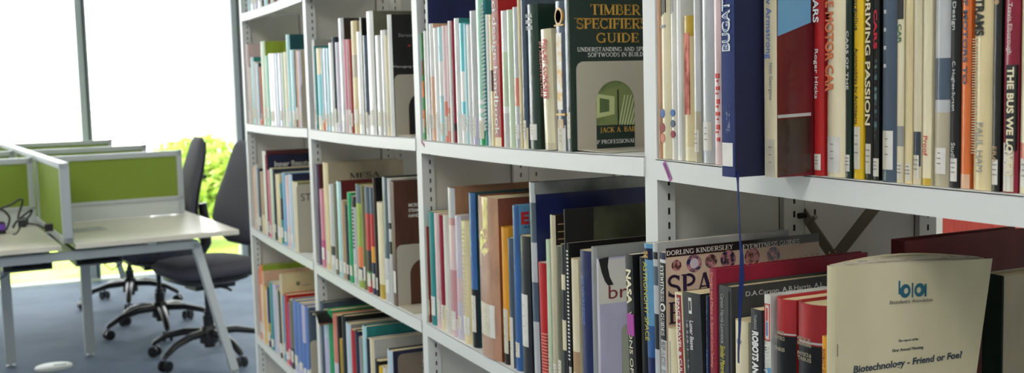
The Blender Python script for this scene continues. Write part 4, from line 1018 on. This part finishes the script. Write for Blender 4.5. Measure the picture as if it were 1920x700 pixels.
# ------------------------------------------------------------------ bench desk
alu = pmat('silver_aluminium', srgb(186, 192, 198), .38, metal=.35); whiteleg = pmat('white_powder_coat', srgb(196, 202, 204), .4)
top = pmat('pale_maple_laminate', srgb(222, 218, 206), .35, coat=.3, vary=.3, vscale=(3, 40, 3), col2=srgb(212, 206, 192)); topedge = pmat('laminate_edge', srgb(206, 204, 196), .5)
green = pmat('lime_green_fabric', srgb(132, 154, 58), .9, bump=.5, bscale=900, vary=.3, vscale=(300, 300, 300), col2=srgb(120, 142, 50))
blackm = pmat('black_plastic', srgb(26, 26, 28), .45); greyp = pmat('grey_plastic', srgb(120, 124, 130), .5)
bd = empty('bench_desk', (.215, 5.2, 0), rz=math.radians(5)); tag(bd, 'white topped bench desk with lime green dividers and splayed legs', 'desk')
SY = [.02, .93, 1.86, 3.05]
for y0, y1 in zip(SY, SY[1:]):
    for s in (1, -1):
        mb = MB(); mb.box(s*.03, s*.775, y0+.004, y1-.004, .705, .73, top); mb.build('desktop', bd, bevel=.003)
    # central divider along the bench
    sc = MB(); a, b = y0-.02, y1+.0
    sc.box(-.02, .02, a, b, 1.07, 1.1, alu); sc.box(-.02, .02, a, b, .735, .765, alu); sc.box(-.02, .02, a, a+.035, .735, 1.1, alu); sc.box(-.02, .02, b-.03, b-.001, .735, 1.1, alu)
    c = sc.build('divider_frame', bd, bevel=.003)
    q = MB(); q.box(-.013, .013, a+.034, b-.029, .764, 1.072, green); q.build('green_fabric_panel', c)
for yc in SY[1:]:
    for s in (1, -1):
        x0, x1 = s*.03, s*.725; sc = MB()
        sc.box(x0, x1, yc-.018, yc+.018, 1.055, 1.085, alu); sc.box(x0, x0+s*.03, yc-.018, yc+.018, .735, 1.085, alu); sc.box(x1-s*.03, x1, yc-.018, yc+.018, .735, 1.085, alu)
        sc.box(x0, x1, yc-.012, yc+.012, .735, .815, whiteleg); sc.box(x0, x1, yc-.018, yc+.018, .815, .835, alu)
        c = sc.build('divider_frame', bd, bevel=.003)
        q = MB(); q.box(x0+s*.029, x1-s*.029, yc-.012, yc+.012, .834, 1.056, green); q.build('green_fabric_panel', c)
def leg(parent, pts, wx=.028, wy=.05):
    mb = MB(); (x0, z0), (x1, z1), y = pts
    mb.raw([(x0-wx/2, y-wy/2, z0), (x0+wx/2, y-wy/2, z0), (x0+wx/2, y+wy/2, z0), (x0-wx/2, y+wy/2, z0), (x1-wx/2, y-wy/2, z1), (x1+wx/2, y-wy/2, z1), (x1+wx/2, y+wy/2, z1), (x1-wx/2, y+wy/2, z1)],
           [(3,2,1,0), (4,5,6,7), (0,1,5,4), (1,2,6,5), (2,3,7,6), (3,0,4,7)], whiteleg)
    l = mb.build('leg', parent, bevel=.003); q = MB(); q.lathe((x1, y, 0), [(.0, 0), (.022, 0), (.022, .008), (.008, .012), (.008, .022)], alu, 14); q.build('levelling_foot', l)
for yf in (.13, 2.92):
    for s in (1, -1): leg(bd, ((s*.585, .672), (s*.745, .02), yf), .04)
    mb = MB(); mb.box(-.6, .6, yf-.025, yf+.025, .645, .685, whiteleg); mb.build('cross_rail', bd, bevel=.004)
for yf in (.96,):
    for s in (1, -1): leg(bd, ((s*.195, .66), (s*.195, .02), yf), .05)
    mb = MB(); mb.box(-.6, .6, yf-.025, yf+.025, .645, .685, whiteleg); mb.build('cross_rail', bd, bevel=.004)
for s in (1, -1):
    mb = MB(); mb.box(s*.36, s*.4, .1, 2.7, .685, .705, whiteleg); mb.build('long_rail', bd)
    mb = MB(); mb.box(s*.05, s*.26, .2, 2.6, .60, .606, greyp); mb.box(s*.05, s*.054, .2, 2.6, .6, .67, greyp); mb.box(s*.256, s*.26, .2, 2.6, .6, .67, greyp); mb.build('cable_tray', bd)
    for k in range(3):
        mb = MB(); mb.box(s*.09, s*.21, .3+k*.9, .62+k*.9, .607, .645, blackm); mb.build('power_strip', bd, bevel=.004)
for k, (x_, y_) in enumerate(((-.33, .5), (-.5, .55), (.2, .5), (.36, .45))):
    mb = MB(); mb.tube([(x_, y_, .63), (x_+.02, y_, .56), (x_+.06, y_+.02, .52), (x_+.11, y_+.02, .55), (x_+.13, y_, .63)], .004, blackm, 6); mb.build('hanging_cable', bd)

# things on the desk and floor
a = onZ(2, 440, .731); e = empty('socket_box', (a.x-.05, a.y+.05, .731), rz=math.radians(5)); tag(e, 'black power socket box with purple face on the left desktop', 'socket box')
mb = MB(); mb.box(-.09, .07, -.04, .04, 0, .055, blackm); mb.build('housing', e, bevel=.004)
mb = MB(); mb.box(-.085, .066, -.0415, -.039, .054, .055, blackm); mb.box(.0, .066, -.0425, -.04, .02, .05, pmat('purple_plastic', srgb(120, 70, 190), .4)); mb.box(-.07, -.01, -.0425, -.04, .02, .05, pmat('purple_plastic', srgb(120, 70, 190), .4)); mb.build('socket_face', e)
def cable(px, r, label, mat=blackm, z=None):
    P_ = [onY(x, y, yy) for x, y, yy in px]
    for p in P_: p.z = max(p.z, .731+r)
    # Catmull-Rom through the points
    pts = []
    for i in range(len(P_)-1):
        p0, p1, p2, p3 = P_[max(0, i-1)], P_[i], P_[i+1], P_[min(len(P_)-1, i+2)]
        for t in [k/6 for k in range(6)]: pts.append(.5*((2*p1)+(p2-p0)*t+(2*p0-5*p1+4*p2-p3)*t*t+(3*p1-p0-3*p2+p3)*t**3))
    pts.append(P_[-1]); e = empty('cable', P_[0]); mb = MB(); mb.tube([p-P_[0] for p in pts], r, mat, 8); mb.build('cord', e)
    q = MB(); d = P_[-1]-P_[0]; q.box(d.x-.018, d.x+.018, d.y-.02, d.y+.02, d.z-r, d.z+.03, mat); q.build('plug', e, bevel=.004)
    tag(e, label, 'cable', 'black cables on the left desktop')
cable([(12, 432, 5.5), (18, 410, 5.5), (8, 396, 5.5), (0, 392, 5.5), (20, 384, 5.5), (38, 374, 5.5), (42, 380, 5.48), (34, 408, 5.45), (42, 424, 5.42)], .005, 'black cable arching highest above the socket box')
cable([(24, 428, 5.62), (32, 415, 5.62), (50, 400, 5.62), (60, 394, 5.62), (56, 404, 5.62), (48, 414, 5.62), (46, 420, 5.62)], .005, 'black cable looping toward the central green divider')
cable([(24, 440, 5.36), (32, 437, 5.36), (44, 420, 5.4), (70, 422, 5.38), (92, 432, 5.36)], .004, 'thin black cable lying across the left desktop')
a = onZ(157, 431, .7312); e = empty('paper_sheet', (a.x, a.y, .7308), rz=math.radians(12)); mb = MB(); mb.box(-.1, .1, -.075, .075, 0, .0008, pmat('grey_plastic_sleeve', srgb(150, 152, 150), .3, coat=.8)); o = mb.build('sheet', e); tag(e, 'small grey sheet lying on the white desktop right of the divider', 'paper')
a = onZ(101, 689, .0); e = empty('floor_socket', (a.x, a.y, 0)); tag(e, 'round white floor socket cover set in the blue carpet', 'floor socket')
mb = MB(); mb.lathe((0, 0, 0), [(.094, 0), (.09, .006), (.07, .01), (0, .01)], whiteleg, 32); mb.build('cover_plate', e, smooth=.6)
mb = MB(); mb.box(.0, .06, -.012, .012, .0095, .0108, blackm); mb.build('cable_slot', e, bevel=.003)

# ------------------------------------------------------------------ office chairs
cf = pmat('charcoal_chair_fabric', srgb(84, 82, 93), .9, bump=.4, bscale=700); cp = pmat('black_nylon', srgb(30, 32, 36), .4); chrome = pmat('brushed_steel', srgb(170, 172, 176), .25, metal=1)
def superell(cx, cy, rx, ry, z, n=20, p=3):
    r = []
    for k in range(n):
        a = 2*PI*k/n; c, s = math.cos(a), math.sin(a)
        r.append((cx+rx*abs(c)**(2/p)*(1 if c > 0 else -1), cy+ry*abs(s)**(2/p)*(1 if s > 0 else -1), z))
    return r
def loft(rings, mat):
    mb = MB(); n = len(rings[0]); vs = [p for r in rings for p in r]
    mb.raw(vs, [(i*n+k, i*n+(k+1) % n, (i+1)*n+(k+1) % n, (i+1)*n+k) for i in range(len(rings)-1) for k in range(n)]+[tuple(range(n))[::-1], tuple((len(rings)-1)*n+k for k in range(n))], mat); return mb
def chair(x, y, rz, star, label, hz_=1.14):
    e = empty('office_chair', (x, y, 0), rz=rz); tag(e, label, 'chair', 'charcoal office chairs at the bench desk')
    k_ = hz_/1.14; zs = lambda z: .5+(z-.5)*(hz_-.5)/.64
    loft([superell(0, 0, .19, .19, .445), superell(0, 0, .235, .235, .465), superell(-.005, 0, .25, .25, .495), superell(-.005, 0, .235, .235, .52), superell(0, 0, .19, .2, .528)], cf).build('seat', e, smooth=1.2)
    loft([superell(0, 0, .15, .16, .41), superell(0, 0, .2, .21, .43), superell(0, 0, .2, .21, .447)], cp).build('seat_shell', e, smooth=1.0)
    prof = [(.59, .20, .14, .02), (.63, .185, .2, .036), (.72, .165, .225, .045), (.82, .185, .215, .042), (.94, .225, .19, .036), (1.05, .255, .165, .03), (1.11, .268, .14, .024), (1.135, .272, .1, .012)]
    loft([superell(cx, 0, tx, ry, zs(z), 20, 2.6) for z, cx, ry, tx in prof], cf).build('backrest', e, smooth=1.2)
    loft([superell(cx+tx*.75, 0, tx*.5, ry*.93, zs(z), 20, 2.6) for z, cx, ry, tx in prof[1:-1]], cp).build('back_shell', e, smooth=1.2)
    mb = MB(); mb.tube([(.02, 0, .425), (.16, 0, .42), (.25, 0, .44), (.285, 0, .5), (.29, 0, .6), (.275, 0, .74)], [.022, .024, .026, .026, .024, .02], cp, 12, 1.3); mb.build('back_bar', e, smooth=1)
    mb = MB(); mb.lathe((.28, 0, .0), [(.0, .80), (.014, .80)], chrome, 12); mb.tube([(.255, -.03, .9), (.30, -.03, .9)], .012, cp, 12); mb.build('back_knob', e, smooth=1)
    mb = MB(); mb.box(-.09, .13, -.07, .07, .375, .42, cp); mb.tube([(.0, -.06, .4), (.02, -.2, .395), (.02, -.25, .39)], .007, cp, 8); mb.build('tilt_mechanism', e, bevel=.008)
    mb = MB(); mb.lathe((0, 0, 0), [(.0, .06), (.028, .06), (.028, .23), (.02, .23), (.02, .25), (.014, .25), (.014, .38), (0, .38)], cp, 18); mb.build('gas_column', e, smooth=.6)
    mb = MB(); mb.lathe((0, 0, 0), [(.0, .085), (.05, .085), (.048, .15), (.035, .175), (0, .175)], cp, 18); hub = mb.build('base_hub', e, smooth=.8)
    for k in range(5):
        a = math.radians(star+72*k)-rz; d = Vector((math.cos(a), math.sin(a), 0)); r = .31
        mb = MB(); mb.tube([d*.035+Vector((0, 0, .14)), d*.14+Vector((0, 0, .138)), d*.24+Vector((0, 0, .115)), d*r+Vector((0, 0, .078)), d*(r+.012)+Vector((0, 0, .066))], [.026, .024, .02, .017, .013], cp, 10, .8); l = mb.build('base_arm', e, smooth=1)
        mb = MB(); c = d*(r+.005); s_ = d.cross(Vector((0, 0, 1)))
        for q in (-1, 1):
            A_ = c+s_*(q*.012)+Vector((0, 0, .028)); B_ = c+s_*(q*.026)+Vector((0, 0, .028)); mb.tube([A_, B_], .028, cp, 18)
        mb.tube([c+Vector((0, 0, .03)), c+Vector((0, 0, .075))], .008, chrome, 8); mb.build('caster', l, smooth=.8)
    return e
chair(.895, 5.79, math.radians(15), 145, 'charcoal office chair nearest the camera, at the desk corner')
chair(.752, 6.63, math.radians(3), 197, 'charcoal office chair in the middle, its back rising behind the divider')
chair(.68, 7.62, math.radians(4), 190, 'charcoal office chair farthest back, only its wheeled base showing', 1.02)

# ------------------------------------------------------------------ unseen ceiling panels, added as fill light for shelves and room
lm = bpy.data.materials.new('fill_panel_glow'); lm.use_nodes = True
b = lm.node_tree.nodes['Principled BSDF']; b.inputs['Emission Color'].default_value = (1, .96, .9, 1); b.inputs['Emission Strength'].default_value = 12.0
for k, (x, y) in enumerate(((-.75, .2), (-.75, 2.6), (-1.6, 5.2), (1.55, 1.2), (2.4, 4.0), (.1, -1.3))):
    e = empty('fill_panel', (x, y, CZ-.06)); tag(e, 'unseen ceiling panel added as fill light '+('over the aisle near the camera', 'over the aisle beside the shelves', 'over the bench desk', 'beyond the shelves, nearer one', 'beyond the shelves, farther one', 'behind the camera')[k], 'fill light', 'added fill light panels')
    mb = MB(); mb.box(-.62, .62, -.32, -.3, 0, .06, alu); mb.box(-.62, .62, .3, .32, 0, .06, alu); mb.box(-.62, -.6, -.3, .3, 0, .06, alu); mb.box(.6, .62, -.3, .3, 0, .06, alu); mb.build('frame', e)
    mb = MB(); mb.box(-.6, .6, -.3, .3, .01, .02, lm); mb.build('diffuser', e)
